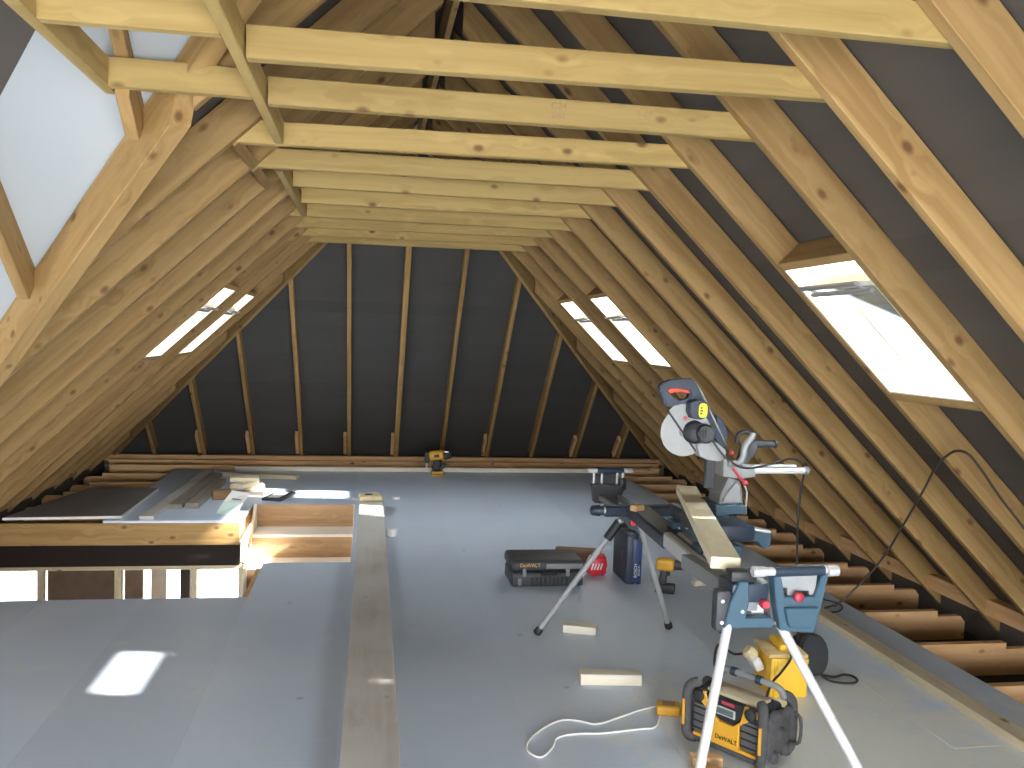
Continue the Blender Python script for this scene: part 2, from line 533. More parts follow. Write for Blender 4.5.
# longitudinal trimmers
timber('ceiling_trimmer', (-0.80, -2.3, Z_L + 0.047), (-0.80, RY(3), Z_L + 0.047), 0.036, CH, 'collar', ceiling)
timber('ceiling_trimmer', (-0.868, RY(4) + CW + 0.003, Z_L + 0.047), (-0.868, RY(7), Z_L + 0.047), 0.036, CH, 'collar', ceiling)
timber('ceiling_trimmer', (-1.295, -0.5, Z_L + 0.047), (-1.295, 3.22, Z_L + 0.047), 0.040, CH, 'collar', ceiling)
timber('ceiling_trimmer', (-1.275, 2.50, Z_L + 0.047), (-0.82, 2.50, Z_L + 0.047), 0.040, CH, 'collar', ceiling)
timber('ceiling_trimmer', (-1.275, 3.13, Z_L + 0.047), (-0.82, 3.14, Z_L + 0.047), 0.040, CH, 'collar', ceiling)
# noggins flush with the left rafters
for i in (4, 5):
    a = off_pt(-1, 0.975, RY(i - 1) + 0.002, 0.05); b = off_pt(-1, 0.975, RY(i) - RW - 0.002, 0.05)
    timber('noggin', a, b, 0.045, 0.12, 'rafter', wall_left, up=nrm(-1))

# ------------------------------------------------------------------ cross roof on the left: valley rafter, liner, jacks
cross_polys = []
XG = -5.4
def vq(x, y): return Vector((x, y, zv(y)))
y_end = V0.y + (-XE - V0.x) / VD.x * VD.y
cross_polys.append([vq(0, Y_CR), vq(-XE, y_end), vq(XG, y_end), vq(XG, Y_CR)])
wall_cross = tag(sheet('wall_cross', cross_polys, 'mem', out=N_V, thick=0.03),
                 'slope of the side roof behind the valley, dark underlay', 'roof slope', kind='structure')
zc_r = zv(Y_CR)
near = []
yn = 2 * Y_CR - y_end
nq = lambda x, y: Vector((x, y, zc_r - KV * (Y_CR - y)))
near.append([nq(0, Y_CR), nq(-XE, yn), nq(XG, yn), nq(XG, Y_CR)])
tag(sheet('wall_cross_near', near, 'mem', out=(0, -KV, 1), thick=0.03), 'near slope of the side roof over dark underlay', 'roof slope', kind='structure')
if yn > REAR:
    pass
lq = lambda x, y: Vector((-x, y, zs(-1, x, MEM)))
tag(sheet('wall_left_near', [[lq(0, Y_CR), lq(XE, yn), lq(XE, REAR - 1.0), lq(0, REAR - 1.0)]], 'mem', out=nrm(-1), thick=0.03),
    'left roof slope behind the viewer', 'roof slope', kind='structure')
# pale liner strip along the valley
BW = 0.565
lift = -N_V * 0.004
a0, a1 = vq(val_x(Y_CR + 0.05), Y_CR + 0.05), vq(val_x(5.7), 5.7)
sheet('valley_liner', [[a0 + lift, a1 + lift, Vector((a1.x, a1.y - BW, zv(a1.y - BW))) + lift,
                        Vector((val_x(Y_CR + 0.05), Y_CR + 0.05, zv(Y_CR + 0.05))) + lift + Vector((-0.5, 0, 0))]],
      'liner', wall_cross, out=-N_V, thick=0.003)
# valley rafter
vd = VD.normalized()
vup = (Vector((0, 0, 1)) - vd * vd.z).normalized()
vside = vup.cross(vd).normalized()
tsp = (3.22 - V0.y) / vd.y
timber('valley_rafter', V0 + vd * tsp - vup * 0.09, V0 + vd * 3.6 - vup * 0.09, 0.075, 0.165, 'rafter', wall_cross, up=vup, s0=-1.2)
timber('valley_rafter', V0 + vd * (-1.35) - vup * 0.052, V0 + vd * (tsp - 0.002) - vup * 0.052, 0.075, 0.09, 'rafter', wall_cross, up=vup)
# jack rafters of the side roof
for x in (-0.66, -1.238, -1.822, -2.41, -3.0):
    yv = V0.y + (x - V0.x) / VD.x * VD.y
    a = Vector((x, Y_CR, zv(Y_CR))) - N_V * (RD / 2 + 0.006)
    b = Vector((x, yv - 0.03, zv(yv - 0.03))) - N_V * (RD / 2 + 0.006)
    if x == -1.238:                               # notched over the ceiling piece
        m_ = Vector((x, 3.19, zv(3.19)))
        timber('jack_rafter', m_ - N_V * (RD / 2 + 0.006), b, 0.045, RD, 'rafter', wall_cross, up=N_V, s0=-KV)
        timber('jack_rafter', Vector((x, Y_CR, zv(Y_CR))) - N_V * 0.036, Vector((x, 3.188, zv(3.188))) - N_V * 0.036, 0.045, 0.06, 'rafter', wall_cross, up=N_V)
        continue
    timber('jack_rafter', a, b, 0.045, RD, 'rafter', wall_cross, up=N_V)
timber('cross_ridge', (-0.1, Y_CR, zv(Y_CR) - 0.12), (XG, Y_CR, zv(Y_CR) - 0.12), 0.034, 0.2, 'rafter', wall_cross)

# ------------------------------------------------------------------ floor of film-faced panels, joists, openings
floor = empty('floor', (0, 5, 0), label='grey film-faced chipboard loft floor laid in panels', cat='floor', kind='structure')
G = 0.0003
def panel(x0, x1, y0, y1):
    box('floor_panel', (x0 + G, y0 + G, -0.022), (x1 - G, y1 - G, 0.0), 'floor', floor, c=0.0003)
def run(x0, x1, y0, y1, start):
    y = start
    while y < y1:
        a, b = max(y, y0), min(y + 2.4, y1)
        if b - a > 0.05: panel(x0, x1, a, b)
        y += 2.4
for x0, x1, st in ((2.1, 2.757, -1.53), (1.5, 2.1, -2.6), (0.9, 1.5, -1.4), (0.3, 0.9, -3.0), (-0.3, 0.3, -1.9), (-0.5, -0.3, -2.6)):
    run(x0, x1, REAR, 10.69, st - 2.4)
run(-1.12, -0.5, REAR, 6.42, -3.6); run(-1.12, -0.5, 8.60, 10.69, 8.6)
run(-1.72, -1.12, REAR, 5.60, -4.0); run(-1.47, -1.12, 8.60, 10.69, 8.6); run(-1.72, -1.47, 7.86, 10.69, 7.86)
run(-2.32, -1.72, REAR, 5.60, -3.3); run(-2.32, -1.72, 7.86, 10.69, 7.86)
run(-2.92, -2.32, REAR, 5.60, -3.9); run(-2.62, -2.32, 7.86, 10.69, 7.86)
run(-3.5, -2.92, REAR, 5.60, -3.0)
run(-5.4, -3.5, REAR, 3.5, -3.6)

def joist_mesh(x0, x1, sgn, right_end=True):
    prof = [(x0, -0.217), (x0, -0.024), (x1 - 0.20, -0.024), (x1 - 0.20, -0.062), (x1 - 0.03, -0.062), (x1, -0.10), (x1, -0.217)]
    n = len(prof); hw = RW / 2
    xm = (x0 + x1) / 2
    vs = [(sgn * (x - xm), -hw, z) for x, z in prof] + [(sgn * (x - xm), hw, z) for x, z in prof]
    fs = [tuple(range(n)), tuple(range(n, 2 * n))] + [(k, (k + 1) % n, n + (k + 1) % n, n + k) for k in range(n)]
    return mesh('joist', vs, fs), xm
for i in range(-4, 15):
    jm, xm = joist_mesh(2.30 if i > 0 else 2.30, 3.60 + random.uniform(-0.1, 0.05), 1)
    link('joist', jm, 'joist', floor, Matrix.Translation((xm, RY(i) + 0.085, 0)))
for i in range(10, 15):
    jm, xm = joist_mesh(2.2, 3.6 + random.uniform(-0.08, 0.04), -1)
    link('joist', jm, 'joist', floor, Matrix.Translation((-xm, RY(i) + 0.085, 0)))
# trimmers round the stairwell
box('joist', (-3.6, 7.86, -0.215), (-1.49, 7.907, -0.024), 'rafter', floor)
box('joist', (-3.6, 5.53, -0.215), (-1.12, 5.577, -0.024), 'joist', floor)
box('joist', (-1.10, 6.33, -0.215), (-0.47, 6.377, -0.024), 'joist', floor)
box('joist', (-1.545, 7.91, -0.215), (-1.498, 10.6, -0.024), 'joist', floor)
box('joist', (-1.47, 8.632, -0.215), (-0.46, 8.68, -0.024), 'joist', floor)
box('joist', (-0.458, 6.30, -0.215), (-0.411, 8.6, -0.024), 'joist', floor)
box('joist', (-1.16, 5.6, -0.215), (-1.122, 6.35, -0.024), 'joist', floor)
# eaves plates
box('wall_plate', (3.61, -2.3, -0.020), (3.70, 11.3, 0.085), 'joist', floor)
box('wall_plate', (-3.70, 5.7, -0.020), (-3.61, 11.3, 0.085), 'joist', floor)
# lining between the joists
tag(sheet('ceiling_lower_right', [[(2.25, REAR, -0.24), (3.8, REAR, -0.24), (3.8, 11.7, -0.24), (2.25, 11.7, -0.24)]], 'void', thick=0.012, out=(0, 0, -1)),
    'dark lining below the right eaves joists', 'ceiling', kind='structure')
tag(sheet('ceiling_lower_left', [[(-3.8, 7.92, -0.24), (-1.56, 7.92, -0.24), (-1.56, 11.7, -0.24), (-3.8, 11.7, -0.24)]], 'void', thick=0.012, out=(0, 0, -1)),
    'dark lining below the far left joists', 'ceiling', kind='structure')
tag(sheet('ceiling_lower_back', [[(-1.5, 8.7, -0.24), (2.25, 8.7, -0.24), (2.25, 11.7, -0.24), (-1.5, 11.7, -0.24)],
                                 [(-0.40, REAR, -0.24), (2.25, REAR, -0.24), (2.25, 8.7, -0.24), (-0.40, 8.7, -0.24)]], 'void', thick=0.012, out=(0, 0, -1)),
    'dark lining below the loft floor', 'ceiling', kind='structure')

# ------------------------------------------------------------------ outer walls of the storey below, ground
def wallbox(name, lo, hi, mat, label):
    return tag(box(name, lo, hi, mat, None, c=0.0), label, 'wall', kind='structure')
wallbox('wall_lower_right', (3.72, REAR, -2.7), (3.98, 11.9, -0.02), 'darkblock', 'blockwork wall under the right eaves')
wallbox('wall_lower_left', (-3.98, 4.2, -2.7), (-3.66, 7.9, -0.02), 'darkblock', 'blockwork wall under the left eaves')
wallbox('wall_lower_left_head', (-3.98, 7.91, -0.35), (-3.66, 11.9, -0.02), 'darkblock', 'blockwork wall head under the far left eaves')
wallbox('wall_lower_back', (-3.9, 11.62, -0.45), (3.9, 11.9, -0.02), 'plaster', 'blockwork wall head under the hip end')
tag(sheet('ground', [[(-40, -20, -2.75), (40, -20, -2.75), (40, 70, -2.75), (-40, 70, -2.75)]], 'ground', thick=0.05, out=(0, 0, -1)),
    'pale gravel ground outside seen down through the stairwell', 'ground', kind='structure')
# rear gable with a wide opening, added unseen to bring in daylight
g = [(-3.9, -0.3), (3.9, -0.3), (0, 3.7)]
tag(sheet('wall_rear', [[(-4.0, REAR, -2.7), (-2.6, REAR, -2.7), (-2.6, REAR, 1.1), (-4.0, REAR, -0.25)],
                        [(2.6, REAR, -2.7), (4.0, REAR, -2.7), (4.0, REAR, -0.25), (2.6, REAR, 1.1)],
                        [(-2.6, REAR, -2.7), (2.6, REAR, -2.7), (2.6, REAR, -0.02), (-2.6, REAR, -0.02)],
                        [(-2.6, REAR, 1.1), (-1.8, REAR, 1.9), (-2.1, REAR, 1.9), (-2.6, REAR, 1.4)],
                        [(-1.95, REAR, 1.9), (1.95, REAR, 1.9), (1.6, REAR, 2.3), (-1.6, REAR, 2.3)],
                        [(-1.6, REAR, 2.3), (1.6, REAR, 2.3), (0, REAR, 3.75)]], 'plaster', thick=0.1, out=(0, -1, 0)),
    'rear gable wall with a wide opening added for daylight behind the viewer', 'wall', kind='structure')
portal('added_rear_daylight', (0, REAR - 0.12, 0.94), math.radians(90), 0, 5.2, 1.94)
sw = [[(XG, yn, -0.3), (XG, 1.0, -0.3), (XG, 1.0, 3.9), (XG, yn, 0.0)], [(XG, 2.9, -0.3), (XG, y_end, -0.3), (XG, y_end, 0.0), (XG, 2.9, 3.9)],
      [(XG, 1.0, -0.3), (XG, 2.9, -0.3), (XG, 2.9, 1.0), (XG, 1.0, 1.0)], [(XG, 1.0, 2.0), (XG, 2.9, 2.0), (XG, 2.9, 3.9), (XG, 1.0, 3.9)],
      [(XG, 1.0, 1.0), (XG, 1.35, 1.0), (XG, 1.35, 2.0), (XG, 1.0, 2.0)], [(XG, 2.55, 1.0), (XG, 2.9, 1.0), (XG, 2.9, 2.0), (XG, 2.55, 2.0)]]
tag(sheet('wall_cross_end', sw, 'plaster', thick=0.1, out=(-1, 0, 0)), 'end wall of the side roof with an opening added for daylight', 'wall', kind='structure')  # unseen opening added as a second source of daylight
portal('added_side_daylight', (XG - 0.12, 1.95, 1.5), 0, 0, 1.2, 1.0).rotation_euler = (math.radians(90), 0, math.radians(-90))
# ---- end of structure

# ------------------------------------------------------------------ more mesh helpers
def catmull(pts, n=6):
    pts = [Vector(p) for p in pts]
    out = []
    for k in range(len(pts) - 1):
        p0, p1, p2, p3 = pts[max(k - 1, 0)], pts[k], pts[k + 1], pts[min(k + 2, len(pts) - 1)]
        for j in range(n):
            t = j / n
            out.append(0.5 * ((2 * p1) + (p2 - p0) * t + (2 * p0 - 5 * p1 + 4 * p2 - p3) * t * t + (3 * p1 - p0 - 3 * p2 + p3) * t ** 3))
    out.append(pts[-1])
    return out


def tube_mesh(name, pts, r, seg=8, closed=False):
    pts = [Vector(p) for p in pts]
    n = len(pts)
    rr = r if isinstance(r, (list, tuple)) else [r] * n
    vs, fs = [], []
    prev = None
    for k, p in enumerate(pts):
        a = pts[(k - 1) % n] if (closed or k > 0) else p
        b = pts[(k + 1) % n] if (closed or k < n - 1) else p
        t = (b - a).normalized()
        if prev is None:
            ref = Vector((0, 0, 1)) if abs(t.z) < 0.9 else Vector((1, 0, 0))
            u = ref.cross(t).normalized()
        else:
            u = (prev - t * prev.dot(t)).normalized()
        prev = u
        v = t.cross(u)
        for j in range(seg):
            an = 2 * math.pi * j / seg
            vs.append(p + (u * math.cos(an) + v * math.sin(an)) * rr[k])
    m = n if closed else n - 1
    for k in range(m):
        for j in range(seg):
            a = k * seg + j; b = k * seg + (j + 1) % seg
            c = ((k + 1) % n) * seg + (j + 1) % seg; d = ((k + 1) % n) * seg + j
            fs.append((a, b, c, d))
    if not closed:
        fs.append(tuple(range(seg))); fs.append(tuple(range((n - 1) * seg, n * seg)))
    me = mesh(name, vs, fs)
    me.shade_smooth()
    try: me.set_sharp_from_angle(angle=math.radians(50))
    except Exception: pass
    return me


def origin_to(me, c):
    c = Vector(c)
    me.transform(Matrix.Translation(-c))
    return Matrix.Translation(c)


def tube(name, pts, r, mat, parent=None, seg=8, closed=False, smooth_n=0):
    if smooth_n: pts = catmull(pts, smooth_n)
    me = tube_mesh(name, pts, r, seg, closed)
    c = sum((v.co for v in me.vertices), Vector()) / len(me.vertices)
    return link(name, me, mat, parent, origin_to(me, c))


def cyl(name, p0, p1, r0, mat, parent=None, r1=None, seg=20, rings=None):
    p0, p1 = Vector(p0), Vector(p1)
    if rings is None:
        pts = [p0, p1]; rr = [r0, r1 if r1 is not None else r0]
    else:                                        # rings: (fraction, radius)
        pts = [p0.lerp(p1, f) for f, _ in rings]; rr = [q for _, q in rings]
        for k in range(1, len(pts)):
            if (pts[k] - pts[k - 1]).length < 1e-6: pts[k] = pts[k] + (p1 - p0).normalized() * 1e-4
    return tube(name, pts, rr, mat, parent, seg=seg)


def rbox(name, lo, hi, mat, parent=None, r=0.01, seg=2, rz=0.0, tilt=None, taper=0.0):
    """rounded box in the parent's own frame (world frame if no parent)"""
    lo, hi = Vector(lo), Vector(hi)
    c, d = (lo + hi) / 2, hi - lo
    bm = bmesh.new()
    bmesh.ops.create_cube(bm, size=1.0)
    for v in bm.verts:
        v.co = Vector((v.co.x * d.x, v.co.y * d.y, v.co.z * d.z))
        if taper and v.co.z > 0: v.co.x *= 1 - taper; v.co.y *= 1 - taper
    bmesh.ops.bevel(bm, geom=bm.edges[:], offset=min(r, min(d) * 0.45), segments=seg, affect='EDGES', profile=0.5)
    me = bpy.data.meshes.new(name); bm.to_mesh(me); bm.free()
    me.shade_smooth()
    try: me.set_sharp_from_angle(angle=math.radians(35))
    except Exception: pass
    m = Matrix.Translation(c) @ Matrix.Rotation(rz, 4, 'Z')
    if tilt: m = m @ Matrix.Rotation(tilt[0], 4, tilt[1])
    base = world(parent) if parent else Matrix()
    return link(name, me, mat, parent, base @ m)


def prism(name, poly, depth, mat, parent=None, r=0.003, seg=1):
    """poly: list of world points in one plane; thickened by the vector depth, arrises bevelled"""
    depth = Vector(depth)
    n = len(poly)
    vs = [Vector(p) for p in poly] + [Vector(p) + depth for p in poly]
    fs = [tuple(range(n)), tuple(range(n, 2 * n))] + [(k, (k + 1) % n, n + (k + 1) % n, n + k) for k in range(n)]
    me = mesh(name, vs, fs)
    if r:
        bm = bmesh.new(); bm.from_mesh(me)
        bmesh.ops.bevel(bm, geom=bm.edges[:], offset=r, segments=seg, affect='EDGES', clamp_overlap=True)
        bm.to_mesh(me); bm.free()
    c = sum((v.co for v in me.vertices), Vector()) / len(me.vertices)
    return link(name, me, mat, parent, origin_to(me, c))


def ppoly(pts, Y):
    return [atY(x, y, Y) for x, y in pts]


def ring_prism(name, outer, inner, depth, mat, parent=None):
    depth = Vector(depth); n = len(outer)
    vs = list(outer) + list(inner) + [p + depth for p in outer] + [p + depth for p in inner]
    fs = []
    for k in range(n):
        j = (k + 1) % n
        fs += [(k, j, n + j, n + k), (2 * n + k, 2 * n + j, 3 * n + j, 3 * n + k), (k, j, 2 * n + j, 2 * n + k), (n + k, n + j, 3 * n + j, 3 * n + k)]
    me = mesh(name, vs, fs)
    bm = bmesh.new(); bm.from_mesh(me)
    bmesh.ops.bevel(bm, geom=[e for e in bm.edges if len(e.link_faces) == 2 and e.calc_face_angle(0) > 1.0], offset=0.006, segments=2, affect='EDGES', clamp_overlap=True)
    bm.to_mesh(me); bm.free()
    c = sum((v.co for v in me.vertices), Vector()) / len(me.vertices)
    return link(name, me, mat, parent, origin_to(me, c))


def text(name, body, size, mat, parent, mw, extrude=0.0008):
    """flat lettering; mw: world matrix, text reads along local X in the local XY plane"""
    cu = bpy.data.curves.new(name, 'FONT')
    cu.body = body; cu.size = size; cu.extrude = extrude
    cu.align_x = 'CENTER'; cu.align_y = 'CENTER'
    o = bpy.data.objects.new(name + '_tmp', cu)
    COL.objects.link(o)
    dg = bpy.context.evaluated_depsgraph_get()
    me = bpy.data.meshes.new_from_object(o.evaluated_get(dg))
    bpy.data.objects.remove(o); bpy.data.curves.remove(cu)
    me.name = name
    me.materials.clear()
    return link(name, me, mat, parent, mw)


def axes(x, y, z, loc):
    m = Matrix((Vector(x).normalized(), Vector(y).normalized(), Vector(z).normalized())).transposed().to_4x4()
    m.translation = loc
    return m


# more materials
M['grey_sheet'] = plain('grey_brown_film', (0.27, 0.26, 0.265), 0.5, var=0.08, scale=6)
M['alu'] = plain('brushed_aluminium', (0.56, 0.57, 0.58), 0.4, 0.3, var=0.05, scale=60)
M['alu_dull'] = plain('dull_aluminium_tube', (0.36, 0.37, 0.38), 0.5, 0.3, var=0.05)
M['alu_white'] = plain('bright_aluminium_tube', (0.80, 0.81, 0.83), 0.4, 0.35, var=0.03)
M['blue'] = plain('teal_blue_casting', (0.036, 0.088, 0.132), 0.45, var=0.12)
M['navy'] = plain('navy_plastic', (0.022, 0.036, 0.060), 0.45, var=0.12)
M['blue_case'] = plain('blue_case_side', (0.018, 0.045, 0.14), 0.45, var=0.1)
M['black'] = plain('black_plastic', (0.018, 0.019, 0.022), 0.5, var=0.2)
M['charcoal'] = plain('charcoal_plastic', (0.040, 0.044, 0.050), 0.55, var=0.2)
M['dustblack'] = plain('dusty_black_rubber', (0.065, 0.065, 0.068), 0.8, var=0.45, scale=45)
M['grille'] = plain('speaker_grille', (0.10, 0.10, 0.105), 0.6, var=0.3, scale=200)
M['grey'] = plain('light_grey_casting', (0.30, 0.315, 0.32), 0.45, 0.2, var=0.15)
M['midgrey'] = plain('mid_grey_plastic', (0.20, 0.21, 0.22), 0.5, var=0.15)
M['red'] = plain('red_plastic', (0.42, 0.035, 0.055), 0.4, var=0.1)
M['orange_red'] = plain('orange_red_trigger', (0.75, 0.07, 0.03), 0.4, var=0.1)
M['yellow'] = plain('tool_yellow', (0.66, 0.35, 0.03), 0.45, var=0.08)
M['site_yellow'] = plain('site_yellow', (0.86, 0.52, 0.035), 0.5, var=0.06)
M['lime'] = plain('lime_yellow_label', (0.70, 0.68, 0.04), 0.5, var=0.05)
M['blade'] = plain('saw_blade_steel', (0.33, 0.34, 0.34), 0.42, 0.2, var=0.15, scale=18)
M['screen'] = plain('grey_display', (0.10, 0.12, 0.12), 0.3, var=0.05)
M['screen_rim'] = plain('display_rim', (0.42, 0.44, 0.42), 0.5)
M['paper'] = plain('white_paper', (0.84, 0.86, 0.84), 0.8, var=0.02)
M['paper_green'] = plain('pale_green_paper', (0.62, 0.78, 0.72), 0.8, var=0.02)
M['sponge'] = plain('straw_foam', (0.66, 0.56, 0.34), 0.95, var=0.25, scale=80, bump=0.5)
M['cable_w'] = plain('white_cable', (0.86, 0.85, 0.80), 0.45, var=0.02)
M['cable_b'] = plain('black_cable', (0.022, 0.021, 0.020), 0.5, var=0.1)
M['cable_br'] = plain('brown_black_cable', (0.050, 0.038, 0.028), 0.5, var=0.1)
M['bag_red'] = plain('red_packet', (0.62, 0.03, 0.045), 0.35, var=0.15, scale=40, bump=0.3)
M['brown'] = plain('brown_card', (0.27, 0.17, 0.105), 0.8, var=0.15)
M['dustpine'] = wood('dusty_pine_lid', (0.74, 0.58, 0.30), (0.66, 0.49, 0.22), knots=0.95, vary=0.03)
M['sawdust'] = plain('pale_sawdust', (0.76, 0.74, 0.66), 0.95, var=0.15, scale=60)


def glass_mat():
    m, nt, b = new_mat('clear_glass')
    nt.nodes.remove(b)
    out = nt.nodes['Material Output']
    tr = nt.nodes.new('ShaderNodeBsdfTransparent'); tr.inputs[0].default_value = (0.92, 0.95, 0.96, 1)
    gl = nt.nodes.new('ShaderNodeBsdfGlossy'); gl.inputs['Roughness'].default_value = 0.02
    fr = nt.nodes.new('ShaderNodeFresnel'); fr.inputs[0].default_value = 1.15
    mx = nt.nodes.new('ShaderNodeMixShader')
    nt.links.new(fr.outputs[0], mx.inputs[0]); nt.links.new(tr.outputs[0], mx.inputs[1]); nt.links.new(gl.outputs[0], mx.inputs[2])
    nt.links.new(mx.outputs[0], out.inputs[0])
    return m
M['glass'] = glass_mat()


def film_mat():  # film added on the panes to soften and shape the sunlight
    m, nt, b = new_mat('added_sun_film')
    nt.nodes.remove(b)
    out = nt.nodes['Material Output']
    tr = nt.nodes.new('ShaderNodeBsdfTranslucent'); tr.inputs[0].default_value = (0.85, 0.87, 0.88, 1)
    df = nt.nodes.new('ShaderNodeBsdfDiffuse'); df.inputs[0].default_value = (0.85, 0.86, 0.86, 1)
    mx = nt.nodes.new('ShaderNodeMixShader'); mx.inputs[0].default_value = 0.3
    nt.links.new(tr.outputs[0], mx.inputs[1]); nt.links.new(df.outputs[0], mx.inputs[2])
    nt.links.new(mx.outputs[0], out.inputs[0])
    return m
M['film'] = film_mat()

# ------------------------------------------------------------------ skylights
def skylight(num, side, i, label, film=None, sash_open=32.0, half=0.35):
    t = sl(side)[2]
    n = nrm(side)
    ya, yb = RY(i - 1) + 0.002, RY(i) - RW - 0.002
    ym = (ya + yb) / 2
    d = Vector((side * 1.0, 0, -t)).normalized()
    O = off_pt(side, WX0, 0, 0)
    L = (WX1 - WX0) * math.hypot(1, t)
    Q = lambda s, y, o: O + d * s + n * o + Vector((0, y, 0))
    root = empty('window_%d' % num, Q(L / 2, ym, 0.2), label=label, cat='skylight', kind='structure')
    par = wall_right if side > 0 else wall_left
    # trimmers across the bay
    timber('window_trimmer', Q(-0.024, ya, RD / 2), Q(-0.024, yb, RD / 2), 0.045, RD, 'rafter', par, up=n)
    timber('window_trimmer', Q(L + 0.024, ya, RD / 2), Q(L + 0.024, yb, RD / 2), 0.045, RD, 'rafter', par, up=n)
    # fixed frame standing above the rafters
    o0, o1 = MEM, 0.29
    om, hh = (o0 + o1) / 2, o1 - o0
    for y in (ya + 0.012, yb - 0.012):
        timber('frame_side', Q(-0.02, y, om), Q(L + 0.02, y, om), 0.024, hh, 'white', root, up=n)
    timber('frame_head', Q(-0.008, ya, om), Q(-0.008, yb, om), 0.024, hh, 'white', root, up=n)
    timber('frame_sill', Q(L + 0.008, ya, om), Q(L + 0.008, yb, om), 0.024, hh, 'white', root, up=n)
    for y in (ya + 0.006, yb - 0.006):  # added boards; their pale tone stands in for overexposed rafter faces
        timber('reveal_glare_board', Q(0.0, y, 0.076), Q(L, y, 0.076), 0.01, 0.145, 'white_wood', root, up=n)
    timber('reveal_glare_board', Q(L - 0.006, ya + 0.012, 0.076), Q(L - 0.006, yb - 0.012, 0.076), 0.01, 0.145, 'white_wood', root, up=n)
    # sash on its centre pivots, top swung into the room
    a = math.radians(sash_open)
    ds = (d * math.cos(a) + n * math.sin(a)).normalized()
    ns = (n * math.cos(a) - d * math.sin(a)).normalized()
    C = Q(L / 2 + (0.10 if sash_open else 0.0), ym, 0.215)
    wy = (yb - ya) / 2 - 0.05
    K = lambda s, y, o=0.0: C + ds * s + ns * o + Vector((0, y, 0))
    sash = empty('sash', C)
    sash.parent = root; sash.matrix_basis = world(root).inverted() @ Matrix.Translation(C)
    for y in (-wy, wy):
        timber('sash_stile', K(-half, y), K(half, y), 0.045, 0.045, 'white', sash, up=ns)
    for s in (-half + 0.022, half - 0.022):
        timber('sash_rail', K(s, -wy + 0.023), K(s, wy - 0.023), 0.045, 0.045, 'white', sash, up=ns)
    def pane(nm, s0, s1, mat, o):
        sheet(nm, [[K(s0, -wy + 0.02, o), K(s0, wy - 0.02, o), K(s1, wy - 0.02, o), K(s1, -wy + 0.02, o)]], mat, sash, thick=0.004, out=ns)
    pane('pane', -half + 0.04, half - 0.04, 'glass', 0.0)
    for f0, f1 in film or ():  # added film keeps direct sun off these parts of the pane
        pane('sun_shaping_film', -half + 0.04 + f0 * (2 * half - 0.08), -half + 0.04 + f1 * (2 * half - 0.08), 'film', 0.006)
    # ventilation flap bar along the top rail, catch block above it
    for s, w in ((-half - 0.028, 0.026), (-half + 0.045, 0.022)):
        timber('control_bar', K(s, -wy + 0.01, -0.045), K(s, wy - 0.01, -0.045), w, 0.016, 'midgrey', sash, up=ns)
    for y in (-wy + 0.05, wy - 0.05):
        timber('bar_arm', K(-half - 0.028, y, -0.04), K(-half + 0.045, y, -0.04), 0.012, 0.01, 'midgrey', sash, up=ns)
    timber('catch', Q(0.012, ym - 0.07, 0.20), Q(0.012, ym + 0.07, 0.20), 0.03, 0.05, 'grey', root, up=n)
    for sgn in (-1, 1):
        y = ym + sgn * (wy + 0.028)
        cyl('pivot', Q(L / 2 + 0.10, y - 0.012, 0.215), Q(L / 2 + 0.10, y + 0.012, 0.215), 0.022, 'dustpine', root, seg=14)
    c = Q(L / 2, ym, 0.34)
    p = portal('skylight_daylight', c, 0, 0, L, yb - ya)
    p.rotation_euler = n.to_track_quat('Z', 'X').to_euler()
    p.rotation_euler = axes(d, n.cross(d), n, c).to_euler()

skylight(1, 1, 3, 'open skylight in the right slope nearest the viewer', film=((0.0, 1.0),), sash_open=25.0, half=0.44)
skylight(2, 1, 9, 'nearer of the two far skylights in the right slope', film=((0.0, 0.35),))
skylight(3, 1, 11, 'farther of the two far skylights in the right slope', film=((0.0, 0.15), (0.75, 1.0)))
skylight(4, -1, 9, 'left of the two narrow skylight slits in the left slope')
skylight(5, -1, 11, 'right of the two narrow skylight slits in the left slope, by the hip')

skylight(6, 1, -1, 'skylight added for light in the right slope beside the viewer, out of the picture', sash_open=0.0, half=0.38)  # unseen, added to brighten the floor from above
skylight(7, 1, -3, 'skylight added for light in the right slope behind the viewer, out of the picture', sash_open=0.0, half=0.38)  # second unseen skylight, added for more light on the floor

# ------------------------------------------------------------------ stairs and what shows below the stairwell
stairs = empty('staircase', (-0.97, 8.6, -2.15), label='brown timber staircase with pale treads going down through the floor', cat='staircase')
RISE, GO = 0.215, 0.34
for k in range(7):
    yb_ = 8.60 - GO * k
    box('riser', (-1.425, yb_ - 0.02, -RISE * (k + 1) - 0.02), (-0.515, yb_, -RISE * k - (0.003 if k == 0 else 0.025)), 'stair', stairs)
    box('tread', (-1.425, yb_ - GO - 0.025, -RISE * (k + 1) - 0.025), (-0.515, yb_ - 0.021, -RISE * (k + 1)), 'tread', stairs)
for x in (-1.440, -0.500):
    pr_ = [(8.63, -0.002), (8.63, -0.25), (8.63 - GO * 7, -0.25 - RISE * 7), (8.60 - GO * 7, 0.02 - RISE * 7), (8.57, -0.002)]
    prism('stringer', [Vector((x - 0.014, y, z)) for y, z in pr_], (0.028, 0, 0), 'white_wood', stairs, r=0.002)

